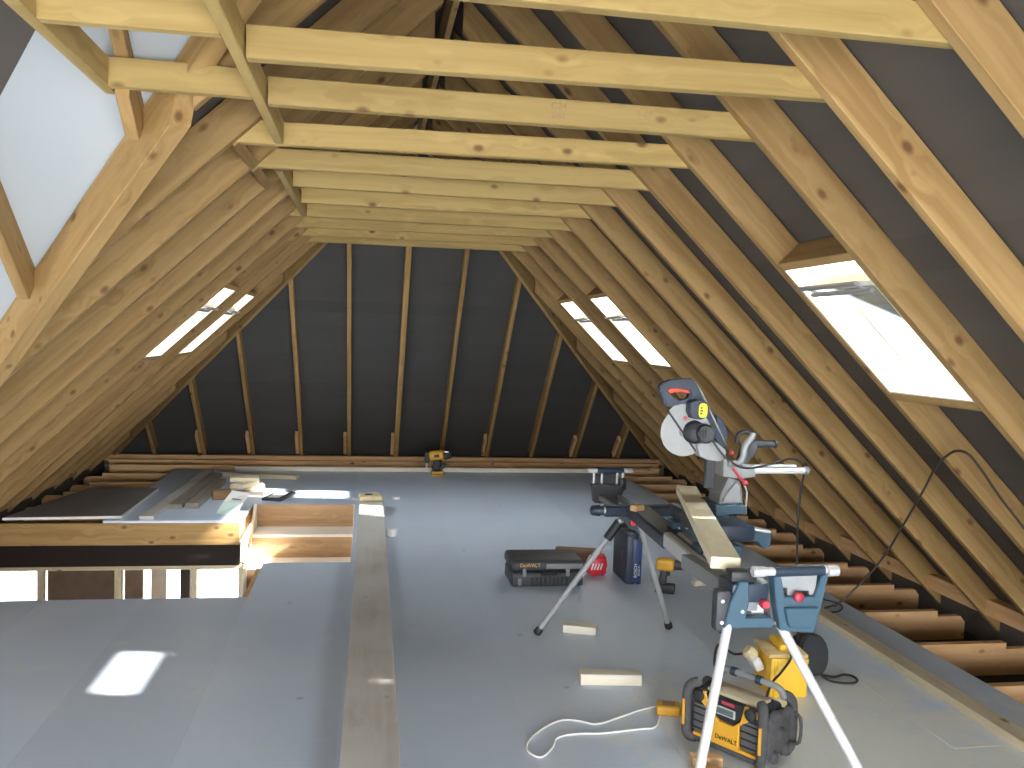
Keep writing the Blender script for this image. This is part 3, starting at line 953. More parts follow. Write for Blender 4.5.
low = empty('wall_lower_partition', (-2.5, 7.98, -2.7), label='timber stud partition on the storey below, under the stairwell edge', cat='partition', kind='structure')
box('top_plate', (-3.6, 7.94, -0.455), (-1.462, 8.03, -0.412), 'batten', low)
for x0, x1 in ((-3.6, -3.5), (-3.175, -3.125), (-2.546, -2.49), (-1.905, -1.858), (-1.505, -1.462)):
    box('stud', (x0, 7.945, -2.7), (x1, 8.025, -0.456), 'batten', low)
box('board', (-3.12, 8.035, -2.7), (-2.55, 8.06, -0.46), 'osb', low)
box('board', (-2.485, 8.035, -2.7), (-2.33, 8.06, -0.46), 'osb', low)
box('board', (-2.325, 8.3, -2.7), (-2.19, 8.32, -0.46), 'plaster', low)
box('post', (-2.13, 8.6, -2.7), (-2.04, 8.7, -0.46), 'steel_dark', low)
tag(box('trim_1', (-3.6, 7.90, -0.41), (-1.49, 8.0, -0.217), 'steel_dark'), 'dark steel beam under the far edge of the stairwell', 'beam', kind='structure')

# ------------------------------------------------------------------ timbers and sheets lying about
def thing_timber(name, p0, p1, w, h, mat, label, cat, group=None, up=(0, 0, 1)):
    return tag(timber(name, p0, p1, w, h, mat, None, up=up), label, cat, group)

thing_timber('long_beam', (-0.373, 0.4, 0.05), (-0.343, 8.45, 0.05), 0.222, 0.10, 'dusty',
             'long dusty grey beam lying on the floor beside the stairwell', 'beam')
thing_timber('floor_batten', (2.425, 0.3, 0.022), (2.43, 5.5, 0.022), 0.10, 0.044, 'batten',
             'straight pale batten lying along the right edge of the floor', 'batten')
thing_timber('white_batten', (-1.93, 10.63, 0.025), (2.45, 10.655, 0.025), 0.03, 0.05, 'white_wood',
             'thin white batten lying along the far edge of the floor', 'batten')
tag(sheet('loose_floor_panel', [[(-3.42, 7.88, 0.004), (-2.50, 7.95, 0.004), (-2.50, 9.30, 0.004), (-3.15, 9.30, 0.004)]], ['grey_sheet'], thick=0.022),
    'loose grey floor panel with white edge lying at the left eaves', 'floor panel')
sheet('panel_edge', [[(-3.42, 7.868, 0.003), (-2.495, 7.938, 0.003), (-2.495, 7.948, 0.003), (-3.42, 7.878, 0.003)],
                     [(-2.497, 7.94, 0.003), (-2.487, 7.94, 0.003), (-2.487, 9.30, 0.003), (-2.497, 9.30, 0.003)]], 'white', bpy.data.objects['loose_floor_panel'], thick=0.021)
thing_timber('plank', (-2.275, 7.90, 0.016), (-2.20, 10.45, 0.016), 0.12, 0.03, 'dusty',
             'longest pale plank by the far edge of the stairwell', 'plank', 'planks by the stairwell')
thing_timber('plank', (-2.135, 8.36, 0.022), (-2.07, 10.2, 0.022), 0.125, 0.042, 'greywood',
             'weathered grey plank between the pale plank and the shorter one', 'plank', 'planks by the stairwell')
thing_timber('plank', (-1.99, 8.38, 0.026), (-1.955, 9.75, 0.026), 0.12, 0.05, 'greywood',
             'shorter weathered plank next to the pile of offcuts', 'plank', 'planks by the stairwell')

def offcut(c, dims, rz, mat, label, group='offcuts piled by the stairwell', tilt=0.0, name='timber_offcut'):
    x, y, z = c
    L, w, h = dims
    d = Vector((math.cos(rz), math.sin(rz), math.tan(tilt))).normalized() * (L / 2)
    c = Vector((x, y, z + h / 2 + abs(math.sin(tilt)) * L / 2 + 0.001))
    return tag(timber(name, c - d, c + d, w, h, mat), label, 'offcut', group)

offcut((-1.80, 8.86, 0), (0.17, 0.11, 0.09), 0.25, 'brownwood', 'thick brown offcut at the bottom left of the pile')
offcut((-1.60, 9.12, 0), (0.40, 0.15, 0.045), -0.2, 'greywood', 'flat grey offcut at the bottom of the pile')
offcut((-1.60, 9.14, 0.047), (0.34, 0.12, 0.05), 0.3, 'batten', 'short straw-coloured offcut in the middle of the pile')
offcut((-1.60, 9.02, 0.099), (0.30, 0.13, 0.04), 1.1, 'fresh', 'pale fresh offcut across the pile')
offcut((-1.62, 9.12, 0.141), (0.28, 0.16, 0.035), 0.15, 'fresh', 'topmost pale offcut of the pile')
offcut((-1.60, 10.15, 0), (0.9, 0.10, 0.045), -0.25, 'batten', 'long straw-coloured offcut behind the pile')
tb = tag(rbox('black_folder', (-1.36, 8.74, 0.001), (-1.16, 9.16, 0.028), 'charcoal', r=0.006, rz=-0.25), 'flat black folder beside the offcut pile', 'folder')
rbox('paper_insert', (-0.06, -0.17, 0.0142), (0.06, 0.15, 0.0155), 'paper', tb, r=0.0005, seg=1)

# folded drawing leaning on the pile
a, b_, c_, d_ = Vector((-1.735, 8.15, 0.004)), Vector((-1.546, 8.05, 0.004)), Vector((-1.478, 8.47, 0.128)), Vector((-1.642, 8.47, 0.155))
m1, m2 = a.lerp(d_, 0.45) + Vector((0, 0, 0.012)), b_.lerp(c_, 0.45) + Vector((0, 0, 0.012))
pap = sheet('paper_drawing', [[a, b_, m2, m1]], 'paper_green', thick=0.002)
sheet('upper_fold', [[m1, m2, c_, d_]], 'paper', pap, thick=0.002)
sheet('pen_mark', [[m1.lerp(d_, 0.25) + (m2 - m1) * 0.3 + Vector((0, 0, 0.0025)), m1.lerp(d_, 0.25) + (m2 - m1) * 0.8 + Vector((0, 0, 0.0025)),
                    m1.lerp(d_, 0.32) + (m2 - m1) * 0.8 + Vector((0, 0, 0.0025)), m1.lerp(d_, 0.32) + (m2 - m1) * 0.3 + Vector((0, 0, 0.0025))]], 'charcoal', pap, thick=0.0006)
tag(pap, 'folded white and pale green paper leaning against the offcut pile', 'paper')

# small things by the beam
sp_ = tag(rbox('sponge', (-0.46, 8.20, 0.101), (-0.25, 8.42, 0.15), 'sponge', r=0.018, seg=3, rz=0.1), 'straw-coloured sponge on the far end of the long beam', 'sponge')
rbox('dark_hollow', (-0.05, -0.03, 0.0235), (0.02, 0.04, 0.028), 'charcoal', sp_, r=0.004)
def cup(name, c, r, h, label):
    o = empty(name, c, label=label, cat='cap')
    cyl('body', c, Vector(c) + Vector((0, 0, h)), r, 'white', o, seg=16, rings=[(0, r * 0.85), (0.08, r), (0.9, r), (1.0, r * 0.8)])
    cyl('rim', Vector(c) + Vector((0, 0, h * 0.75)), Vector(c) + Vector((0, 0, h * 0.95)), r * 1.08, 'white', o, seg=16)
q = atZ(392, 536); cup('plastic_cap', (q.x, q.y, 0), 0.045, 0.06, 'small white plastic cap on the floor right of the long beam')
q = atZ(396, 499); cup('plastic_cap', (q.x, q.y, 0), 0.04, 0.025, 'flat white plastic cap near the far end of the long beam')

# offcuts round the bench
def px_block(name, x, y, dims, rz, mat, label):
    q = atZ(x, y)
    return offcut((q.x, q.y, 0), dims, rz, mat, label, 'offcuts round the saw bench')
px_block('timber_offcut', 580, 632, (0.19, 0.085, 0.045), -0.35, 'white_wood', 'short pale offcut between the feet of the far tripod legs')
px_block('timber_offcut', 610, 683, (0.30, 0.075, 0.055), -0.12, 'white_wood', 'longer pale block on the floor left of the radio')
px_block('timber_offcut', 701, 585, (0.13, 0.05, 0.035), 0.2, 'white_wood', 'tiny pale offcut on the floor under the bench rail')
px_block('timber_offcut', 706, 765, (0.12, 0.05, 0.038), -0.15, 'joist', 'small tan offcut against the front of the radio')
px_block('timber_offcut', 712, 780, (0.14, 0.05, 0.038), -0.15, 'joist', 'small tan offcut nearest the viewer below the radio')
q = atZ(884, 690, -0.02)
rbx = tag(rbox('white_packer', (2.80, 3.86, -0.235), (2.88, 3.95, -0.18), 'white', r=0.004, rz=0.5), 'small white block lying between the eaves joists', 'block')

# sawdust in the seams
sheet('seam_dust', [[(2.097, 3.27, 0.0004), (2.103, 3.27, 0.0004), (2.103, 4.12, 0.0004), (2.097, 4.12, 0.0004)],
                    [(2.103, 3.268, 0.0004), (2.33, 3.272, 0.0004), (2.33, 3.277, 0.0004), (2.103, 3.274, 0.0004)]], 'sawdust', floor, thick=0.0008)

# ------------------------------------------------------------------ mitre saw bench (stand)
RX = lambda y: 0.95 + 0.06 * (y - 3.0)               # left side of the bench rail
stand = empty('saw_stand', (1.03, 3.8, 0), label='blue and aluminium folding saw bench on four splayed legs', cat='saw stand')
# main rail of two aluminium extrusions
for dx, nm in ((0.025, 'rail'), (0.095, 'rail')):
    timber(nm, (RX(2.83) + dx, 2.83, 0.745), (RX(3.95) + dx, 3.95, 0.745), 0.045, 0.075, 'alu', stand, c=0.008)
timber('rail_web', (RX(2.9) + 0.06, 2.9, 0.745), (RX(3.95) + 0.06, 3.95, 0.745), 0.03, 0.05, 'midgrey', stand)
timber('rear_frame', (RX(3.95) + 0.06, 3.952, 0.735), (RX(4.64) + 0.06, 4.64, 0.735), 0.13, 0.07, 'navy', stand, c=0.01)
# near end bracket
prism('end_plate', [Vector((x, 2.76, z)) for x, z in ((0.985, 0.905), (1.00, 0.80), (1.02, 0.71), (1.145, 0.70), (1.17, 0.80), (1.19, 0.905), (1.165, 0.905), (1.14, 0.83), (1.03, 0.83), (1.012, 0.905))], (0, 0.05, 0), 'blue', stand, r=0.004)
prism('end_pocket', [Vector((x, 2.745, z)) for x, z in ((1.025, 0.795), (1.045, 0.725), (1.125, 0.72), (1.15, 0.795))], (0, 0.014, 0), 'blue', stand, r=0.004)
prism('roller_cradle', [Vector((x, 2.775, z)) for x, z in ((1.01, 0.905), (1.015, 0.86), (1.045, 0.855), (1.05, 0.82), (1.07, 0.82), (1.075, 0.845), (1.125, 0.845), (1.13, 0.82), (1.15, 0.82), (1.155, 0.905))], (0, 0.02, 0), 'grey', stand, r=0.003)
cyl('roller', (0.905, 2.76, 0.918), (1.215, 2.77, 0.922), 0.015, 'alu', stand, seg=18)
cyl('roller_sleeve', (0.985, 2.762, 0.919), (1.17, 2.768, 0.921), 0.019, 'navy', stand, seg=18)
for x in (0.93, 1.20):
    cyl('roller_cap', (x - 0.02, 2.761, 0.919), (x + 0.02, 2.762, 0.919), 0.019, 'alu', stand, seg=16)
cyl('clamp_knob', (1.075, 2.765, 0.832), (1.075, 2.74, 0.832), 0.018, 'red', stand, seg=14, rings=[(0, 0.012), (0.3, 0.018), (0.8, 0.018), (1, 0.013)])
cyl('lock_knob', (0.965, 2.80, 0.80), (0.965, 2.765, 0.80), 0.016, 'red', stand, seg=14, rings=[(0, 0.012), (0.3, 0.017), (0.8, 0.017), (1, 0.013)])
# near leg yoke
prism('leg_yoke', [Vector((x, 2.78, z)) for x, z in ((0.872, 0.88), (0.905, 0.88), (0.91, 0.80), (0.90, 0.752), (1.0, 0.752), (1.0, 0.715), (0.85, 0.715), (0.845, 0.69), (0.815, 0.69), (0.84, 0.80))], (0, 0.045, 0), 'blue', stand, r=0.004)
timber('extension_arm', (0.925, 2.80, 0.80), (0.90, 3.35, 0.80), 0.05, 0.06, 'midgrey', stand)
rbox('leg_lock', (0.795 - 1.03, 2.79 - 3.8, 0.70), (0.850 - 1.03, 2.84 - 3.8, 0.845), 'charcoal', stand, r=0.012)
for z in (0.735, 0.81):
    cyl('bolt', (0.815, 2.792, z), (0.815, 2.784, z), 0.006, 'alu_white', stand, seg=10)
cyl('bolt', (0.885, 2.785, 0.775), (0.885, 2.776, 0.775), 0.006, 'alu_white', stand, seg=10)
rbox('clamp_head', (0.845 - 1.03, 2.79 - 3.8, 0.872), (0.94 - 1.03, 2.85 - 3.8, 0.912), 'black', stand, r=0.008)
rbox('clamp_base', (0.85 - 1.03, 2.79 - 3.8, 0.80), (0.985 - 1.03, 2.92 - 3.8, 0.868), 'navy', stand, r=0.01)
timber('clamp_link', (0.935, 2.90, 0.89), (0.975, 2.80, 0.86), 0.03, 0.02, 'grey', stand)

def leg(p0, p1, fr):
    p0, p1 = Vector(p0), Vector(p1)
    d = (p1 - p0).normalized()
    lg = cyl('leg', p0, p1 - d * 0.02, 0.0165, 'alu_white' if fr else 'alu_dull', stand, seg=16)
    cyl('foot', p1 - d * 0.045, p1, 0.022, 'black', lg, seg=16, rings=[(0, 0.019), (0.3, 0.023), (0.85, 0.023), (1, 0.016)])
    return lg
leg((0.845, 2.80, 0.735), (0.57, 2.47, 0.012), True)
leg((1.028, 2.80, 0.735), (1.375, 2.48, 0.012), True)
q1, q2 = atZ(536, 636), atZ(669, 630)
leg((1.00, 4.62, 0.70), (q1.x, q1.y, 0.012), False)
leg((1.10, 4.62, 0.70), (q2.x, q2.y, 0.012), False)
for (x0, z0), (x1, z1) in (((1.00, 0.69), (0.93, 0.58)),):
    f = (0.70 - 0.60) / 0.70
    a_ = Vector((1.00, 4.62, 0.70)).lerp(Vector((q1.x, q1.y, 0)), 0.02); b2 = Vector((1.00, 4.62, 0.70)).lerp(Vector((q1.x, q1.y, 0)), 0.16)
    cyl('leg_clamp', a_, b2, 0.026, 'black', stand, seg=14)
# far crossbar with its knobs, brackets, second roller
timber('crossbar', (0.915, 4.66, 0.742), (1.45, 4.70, 0.735), 0.06, 0.062, 'navy', stand, c=0.01)
cyl('crossbar_knob', (0.835, 4.655, 0.744), (0.905, 4.66, 0.743), 0.030, 'navy', stand, seg=18, rings=[(0, 0.020), (0.08, 0.027), (0.7, 0.032), (0.75, 0.026), (1, 0.024)])
cyl('knob_collar', (0.885, 4.659, 0.743), (0.918, 4.661, 0.743), 0.020, 'alu_white', stand, seg=16)
rbox('red_latch', (1.055 - 1.03, 4.615 - 3.8, 0.665), (1.092 - 1.03, 4.632 - 3.8, 0.728), 'orange_red', stand, r=0.012)
prism('leg_gusset', [Vector((x, 4.635, z)) for x, z in ((0.98, 0.72), (1.22, 0.72), (1.16, 0.62), (1.06, 0.64))], (0, 0.03, 0), 'navy', stand, r=0.004)
for x, z in ((1.10, 0.715), (1.12, 0.695), (1.12, 0.655)):
    cyl('bolt', (x, 4.636, z), (x, 4.628, z), 0.006, 'alu_white', stand, seg=10)
for x in (0.985, 1.10):
    timber('extension_arm', (x, 4.70, 0.745), (x + 0.01, 5.05, 0.745), 0.03, 0.03, 'midgrey', stand)
prism('end_bin', [Vector((x, 5.03, z)) for x, z in ((0.94, 0.825), (0.955, 0.71), (1.10, 0.70), (1.15, 0.82))], (0, 0.06, 0), 'charcoal', stand, r=0.006)
for x in (0.955, 1.005, 1.10, 1.135):
    cyl('roller_post', (x, 5.07, 0.81), (x, 5.07, 0.89), 0.008, 'alu', stand, seg=10)
cyl('roller', (0.92, 5.075, 0.90), (1.20, 5.08, 0.90), 0.014, 'alu', stand, seg=16)
cyl('roller_sleeve', (0.975, 5.076, 0.90), (1.14, 5.079, 0.90), 0.019, 'navy', stand, seg=16)
rbox('stop_block', (1.11 - 1.03, 5.03 - 3.8, 0.79), (1.15 - 1.03, 5.07 - 3.8, 0.86), 'black', stand, r=0.008)
# saw mounts clamped on the rail
for y, x in ((4.12, 1.20), (3.62, 1.14)):
    rbox('saw_mount', (x - 0.10 - 1.03, y - 0.05 - 3.8, 0.70), (x + 0.10 - 1.03, y + 0.05 - 3.8, 0.805), 'blue', stand, r=0.008)
    for dx in (-0.07, -0.03):
        for dz in (0.72, 0.775):
            cyl('rivet', (x + dx, y - 0.049, dz), (x + dx, y - 0.055, dz), 0.006, 'alu_white', stand, seg=10)

# ------------------------------------------------------------------ sliding mitre saw
YS = 3.92
saw = empty('mitre_saw', (1.25, YS, 0.806), label='sliding mitre saw with raised head, blade and blue base on the bench', cat='mitre saw')
B = lambda pts, y0, th, nm, mat, r=0.004: prism(nm, ppoly(pts, y0), (0, th, 0), mat, saw, r=r)
# base: table, turntable, fence, rear arm
rbox('table', (1.12 - 1.25, 3.64 - YS, 0.002), (1.33 - 1.25, 4.20 - YS, 0.075), 'navy', saw, r=0.012)
cyl('turntable', (1.22, YS, 0.815), (1.22, YS, 0.883), 0.13, 'charcoal', saw, seg=36, rings=[(0, 0.12), (0.1, 0.13), (0.95, 0.13), (1, 0.125)])
rbox('fence', (1.345 - 1.25, 4.00 - YS, 0.06), (1.365 - 1.25, 4.22 - YS, 0.155), 'grey', saw, r=0.005)
B([(716, 505), (746, 505), (747, 514), (729, 515), (729, 526), (716, 524)], YS - 0.08, 0.2, 'base_column', 'blue')
B([(727, 530), (739, 527), (772, 533), (770, 547), (763, 549), (758, 542), (727, 542)], YS - 0.14, 0.07, 'base_arm', 'blue')
B([(727, 524), (739, 526), (772, 531.5), (771, 534), (727, 531)], YS - 0.14, 0.07, 'arm_scale', 'alu')
B([(729, 477), (741, 481), (743, 504), (719, 505), (721, 494)], YS - 0.05, 0.14, 'bevel_post', 'midgrey')
B([(727, 494), (736, 482), (740, 486), (741, 503), (722, 503)], YS - 0.062, 0.014, 'bevel_scale', 'grey')
# slide head and rails
B([(724, 459), (737, 463), (755, 467), (756, 477), (742, 479), (724, 477)], YS - 0.06, 0.16, 'slide_head', 'grey')
p0, p1 = atY(752, 470.5, YS - 0.03), atY(806, 470.5, YS - 0.03)
cyl('slide_rail', p0, p1, 0.0155, 'alu_white', saw, seg=18)
cyl('rail_end', p1 - Vector((0.012, 0, 0)), p1 + Vector((0.01, 0, 0)), 0.019, 'midgrey', saw, seg=18)
dY = Vector((0, 0.11, 0))
cyl('slide_rail', p0 + dY, p1 + dY, 0.0155, 'alu_white', saw, seg=18)
# carriage bracket and dust elbow
tube('bracket', [atY(728, 463, YS - 0.065), atY(738, 463, YS - 0.065), atY(743, 457, YS - 0.065), atY(745, 446, YS - 0.065), atY(752, 437, YS - 0.065), atY(753, 433, YS - 0.065)], 0.016, 'grey', saw, seg=10, smooth_n=4)
tube('carry_loop', [atY(737, 443, YS - 0.04), atY(738, 435, YS - 0.04), atY(744, 432, YS - 0.04), atY(752, 433, YS - 0.04)], 0.011, 'black', saw, seg=8, smooth_n=4)
B([(742, 464), (746, 450), (753, 442), (758, 445), (756, 455), (747, 464)], YS - 0.03, 0.08, 'dust_elbow', 'charcoal')
cyl('dust_port', atY(752, 444, YS + 0.01), atY(776, 444, YS + 0.01), 0.019, 'charcoal', saw, seg=16, rings=[(0, 0.021), (0.6, 0.018), (0.9, 0.017), (0.92, 0.021), (1, 0.021)])
# swing arm, navy spine
B([(696, 444), (714, 440), (727, 451), (725, 461), (712, 462), (700, 457)], YS - 0.03, 0.07, 'swing_arm', 'grey')
B([(693, 379), (701, 393), (714, 421), (727, 447), (721, 450), (707, 424), (694, 399)], YS + 0.0, 0.06, 'spine', 'navy')
B([(693.5, 379), (701, 392), (714, 420.5), (726, 445), (727.3, 446), (715, 419), (702, 391)], YS - 0.008, 0.012, 'spine_edge', 'grey', 0.001)
B([(716, 414), (724, 421), (729, 436), (724, 440), (717, 427)], YS + 0.02, 0.07, 'motor_cover', 'navy')
# D handle with trigger
SCL = 90.0 / 987.0
cv = lambda pts: [(640 + x * SCL, 370 + y * SCL) for x, y in pts]
ring_prism('handle', ppoly(cv([(212, 205), (248, 148), (350, 108), (585, 93), (655, 220), (600, 335), (410, 385), (300, 410)]), YS - 0.025),
           ppoly(cv([(300, 232), (325, 203), (420, 200), (553, 225), (555, 262), (535, 318), (430, 338), (375, 300)]), YS - 0.025), (0, 0.05, 0), 'navy', saw)
B(cv([(300, 215), (345, 198), (450, 205), (558, 225), (552, 262), (450, 238), (352, 252), (328, 262)]), YS - 0.012, 0.024, 'trigger', 'orange_red', 0.002)
# blade, guards, motor
bc = atY(684, 432, YS)
br = (atY(684, 432 + 24.5, YS) - bc).length
teeth = 48
bp_ = []
for k in range(teeth * 2):
    an = 2 * math.pi * k / (teeth * 2)
    rr = br * (1.0 if k % 2 else 0.972)
    bp_.append(bc + Vector((math.cos(an) * rr, 0, math.sin(an) * rr)))
bl = prism('blade', bp_, (0, 0.003, 0), 'blade', saw, r=0)
cyl('flange', bc + Vector((0, -0.010, 0)), bc + Vector((0, 0.012, 0)), 0.024, 'midgrey', bl, seg=20)
ga = [(668, 411), (674, 405.5), (682, 403.5), (690, 404), (697, 407), (704, 413), (710, 424), (711, 437), (706, 447), (696, 452)]
B(ga, YS - 0.014, 0.010, 'upper_guard', 'grey', 0.002)
B([(667.5, 411), (669, 410.5), (697, 451), (695.5, 452)], YS - 0.018, 0.006, 'guard_edge', 'black', 0.001)
cyl('guard_bolt', atY(685.5, 418, YS - 0.02), atY(685.5, 418, YS - 0.012), 0.010, 'red', saw, seg=12)
cyl('gear_housing', atY(694, 432, YS - 0.04), atY(694, 432, YS - 0.013), 0.054, 'black', saw, seg=28, rings=[(0, 0.04), (0.3, 0.052), (1, 0.056)])
cyl('motor', atY(706, 434, YS - 0.085), atY(706, 434, YS + 0.10), 0.047, 'charcoal', saw, seg=28, rings=[(0, 0.036), (0.12, 0.046), (1, 0.047)])
for k in range(5):
    f = (k - 2) * 0.014
    rbox('motor_slot', atY(706, 434, YS - 0.086) + Vector((f - 0.003, -0.002, -0.022)) - Vector((1.25, YS, 0.806)), atY(706, 434, YS - 0.086) + Vector((f + 0.003, 0.002, 0.022)) - Vector((1.25, YS, 0.806)), 'black', saw, r=0.001, seg=1)
B([(691, 402), (698, 400), (707, 402), (710, 408), (709, 416), (702, 420), (693, 419), (690, 412)], YS - 0.075, 0.06, 'laser_housing', 'navy')
lc = atY(703, 410.5, YS - 0.077)
cr = 0.0
pts = []
for k in range(16):
    an = 2 * math.pi * k / 16
    pts.append(lc + Vector((0.022 * math.copysign(abs(math.cos(an)) ** 0.6, math.cos(an)), 0, 0.034 * math.copysign(abs(math.sin(an)) ** 0.7, math.sin(an)))))
lab = prism('label_plate', pts, (0, -0.003, 0), 'lime', saw, r=0.0008)
for k in range(3):
    rbox('label_print', lc + Vector((-0.014, -0.0045, -0.018 + k * 0.013)) - world(lab).translation, lc + Vector((-0.004 + 0.003 * (k % 2), -0.0032, -0.010 + k * 0.013)) - world(lab).translation, 'charcoal', lab, r=0.0004, seg=1)
B([(707, 459), (716, 460), (715, 474), (714, 489), (704, 488), (706, 474)], YS - 0.03, 0.03, 'retracting_link', 'charcoal')
# red levers
tube('bevel_lever', [atY(733, 468, YS - 0.08), atY(739, 476, YS - 0.09), atY(744, 482, YS - 0.09)], 0.007, 'red', saw, seg=8)
cyl('lever_knob', atY(742.5, 482, YS - 0.09), atY(747.5, 484, YS - 0.09), 0.013, 'red', saw, seg=14, rings=[(0, 0.008), (0.25, 0.013), (0.75, 0.013), (1, 0.008)])
cyl('slide_lock', atY(730, 453, YS - 0.075), atY(733.5, 453, YS - 0.075), 0.012, 'red', saw, seg=14, rings=[(0, 0.008), (0.25, 0.012), (0.75, 0.012), (1, 0.008)])
tube('lock_rod', [atY(744, 485, YS - 0.06), atY(747, 492, YS - 0.06), atY(746, 505, YS - 0.06), atY(746, 514, YS - 0.06)], 0.004, 'alu', saw, seg=6, smooth_n=3)
# its flex: over the rails, down to the floor behind the bench
tube('power_cable', [atY(709, 432, YS - 0.07), atY(715, 444, YS - 0.09), atY(725, 457, YS - 0.10), atY(738, 466, YS - 0.10), atY(752, 468, YS - 0.09), atY(775, 463, YS - 0.06), atY(790, 459, YS - 0.05),
                     atY(800, 462, YS - 0.04), atY(804, 470, YS - 0.02), atY(801, 490, YS - 0.0), atY(798, 520, YS), atY(797, 560, YS - 0.05), atY(797, 600, YS - 0.02), atY(798, 640, YS + 0.1)], 0.0055, 'cable_b', saw, seg=6, smooth_n=5)

# timber being cut, lying over the saw table
tz = 0.9100
tc0, tc1 = atZ(686.5, 486.2, 0.93), atZ(726, 558, 0.93)
tag(timber('pine_board', (tc0.x, tc0.y, tz + 0.001), (tc1.x, tc1.y, tz + 0.001), 0.105, 0.043, 'fresh'), 'pale planed pine board lying across the mitre saw table', 'board')
o = offcut((1.035, 4.45, 0.784), (0.07, 0.04, 0.03), 0.6, 'joist', 'orange-brown offcut resting on the bench behind the saw', 'offcuts round the saw bench')

# ------------------------------------------------------------------ tool cases, drill, packet
case = empty('tool_case', (0.84, 5.88, 0), label='black plastic nailer case with faded yellow lettering lying behind the far tripod leg', cat='tool case')
rbox('case_base', (-0.255, -0.16, 0.0), (0.245, 0.16, 0.10), 'charcoal', case, r=0.02, seg=3)
rbox('case_lid', (-0.262, -0.165, 0.104), (0.25, 0.165, 0.185), 'charcoal', case, r=0.03, seg=3)
rbox('lid_panel', (-0.02, -0.167, 0.125), (0.235, -0.16, 0.160), 'midgrey', case, r=0.003)
for x in (-0.17, 0.13):
    la = rbox('latch', (x - 0.014, -0.174, 0.075), (x + 0.014, -0.158, 0.13), 'midgrey', case, r=0.004)
for x in (-0.20, 0.19):
    rbox('corner_rib', (x - 0.012, -0.170, 0.012), (x + 0.012, -0.158, 0.062), 'midgrey', case, r=0.004)
for k in range(9):
    rbox('rib', (-0.12 + k * 0.03, -0.166, 0.012), (-0.108 + k * 0.03, -0.158, 0.07), 'black', case, r=0.003, seg=1)
tube('carry_handle', [world(case) @ Vector(v) for v in ((-0.05, -0.155, 0.09), (-0.05, -0.178, 0.085), (0.05, -0.178, 0.085), (0.05, -0.155, 0.09))], 0.008, 'black', case, seg=8)
text('lettering', 'DeWALT', 0.035, 'yellow', case, world(case) @ axes((1, 0, 0), (0, 0.25, 1), (0, -1, 0.25), (-0.13, -0.1662, 0.150)))

ncase = empty('drill_case', (1.445, 5.905, 0), label='upright navy and blue tool case with white lettering under the saw bench', cat='tool case')
rbox('case_shell', (-0.058, -0.165, 0.0), (0.020, 0.165, 0.35), 'navy', ncase, r=0.018, seg=3)
rbox('case_side', (0.022, -0.165, 0.0), (0.058, 0.165, 0.35), 'navy', ncase, r=0.012, seg=3)
rbox('blue_strip', (-0.008, -0.170, 0.02), (0.052, -0.163, 0.32), 'blue_case', ncase, r=0.002)
rbox('logo_plate', (-0.064, -0.09, 0.12), (-0.056, 0.09, 0.23), 'charcoal', ncase, r=0.004)
tube('carry_handle', [world(ncase) @ Vector(v) for v in ((-0.01, -0.07, 0.34), (-0.01, -0.065, 0.375), (-0.01, 0.065, 0.375), (-0.01, 0.07, 0.34))], 0.010, 'black', ncase, seg=8)
text('lettering', 'BOSCH', 0.030, 'white', ncase, world(ncase) @ axes((0, 0, 1), (-1, 0, 0), (0, -1, 0), (0.012, -0.1705, 0.10)))
text('lettering', 'BOSCH', 0.022, 'white', ncase, world(ncase) @ axes((0, 0, 1), (-1, 0, 0), (0, -1, 0), (0.036, -0.1705, 0.10)))

# red and white packet: crumpled pouch
def pouch(name, c, w, h, t, label):
    root = empty(name, c, label=label, cat='packet')
    bm = bmesh.new()
    bmesh.ops.create_uvsphere(bm, u_segments=20, v_segments=12, radius=1.0)
    rnd = random.Random(3)
    for v in bm.verts:
        x, y, z = v.co
        k = 1 + 0.10 * math.sin(9 * x + 4 * z) * math.cos(7 * z)
        sx = math.copysign(abs(x) ** 0.6, x); sz = math.copysign(abs(z) ** 0.6, z)
        v.co = Vector((sx * w / 2 * k, y * t / 2 * k, sz * h / 2 * k + h / 2 * 0.96))
        if v.co.z < 0.002: v.co.z = 0.002
    me = bpy.data.meshes.new(name); bm.to_mesh(me); bm.free(); me.shade_smooth()
    link('pouch', me, 'bag_red', root, world(root))
    for k in range(4):
        rbox('white_stripe', (-0.045 + 0.022 * k, -t / 2 - 0.004, 0.05), (-0.035 + 0.022 * k, -t / 2 + 0.006, 0.10), 'white', root, r=0.002, tilt=(0.3, 'Y'))
    rbox('white_corner', (-w / 2, -t / 2 + 0.004, h * 0.6), (-w / 2 + 0.05, -t / 2 + 0.022, h * 0.95), 'white', root, r=0.006, tilt=(0.5, 'Y'))
    return root
pouch('packet', (1.245, 5.99, 0), 0.15, 0.16, 0.09, 'crumpled red and white packet between the two tool cases')
cyl_o = empty('cardboard_tube', (1.19, 6.32, 0), label='brown cardboard tube behind the black case', cat='cardboard tube')
cyl('tube_wall', (1.03, 6.36, 0.062), (1.36, 6.28, 0.062), 0.060, 'brown', cyl_o, seg=24)
cyl('tube_end', (1.024, 6.3615, 0.062), (1.031, 6.36, 0.062), 0.050, 'charcoal', cyl_o, seg=20)

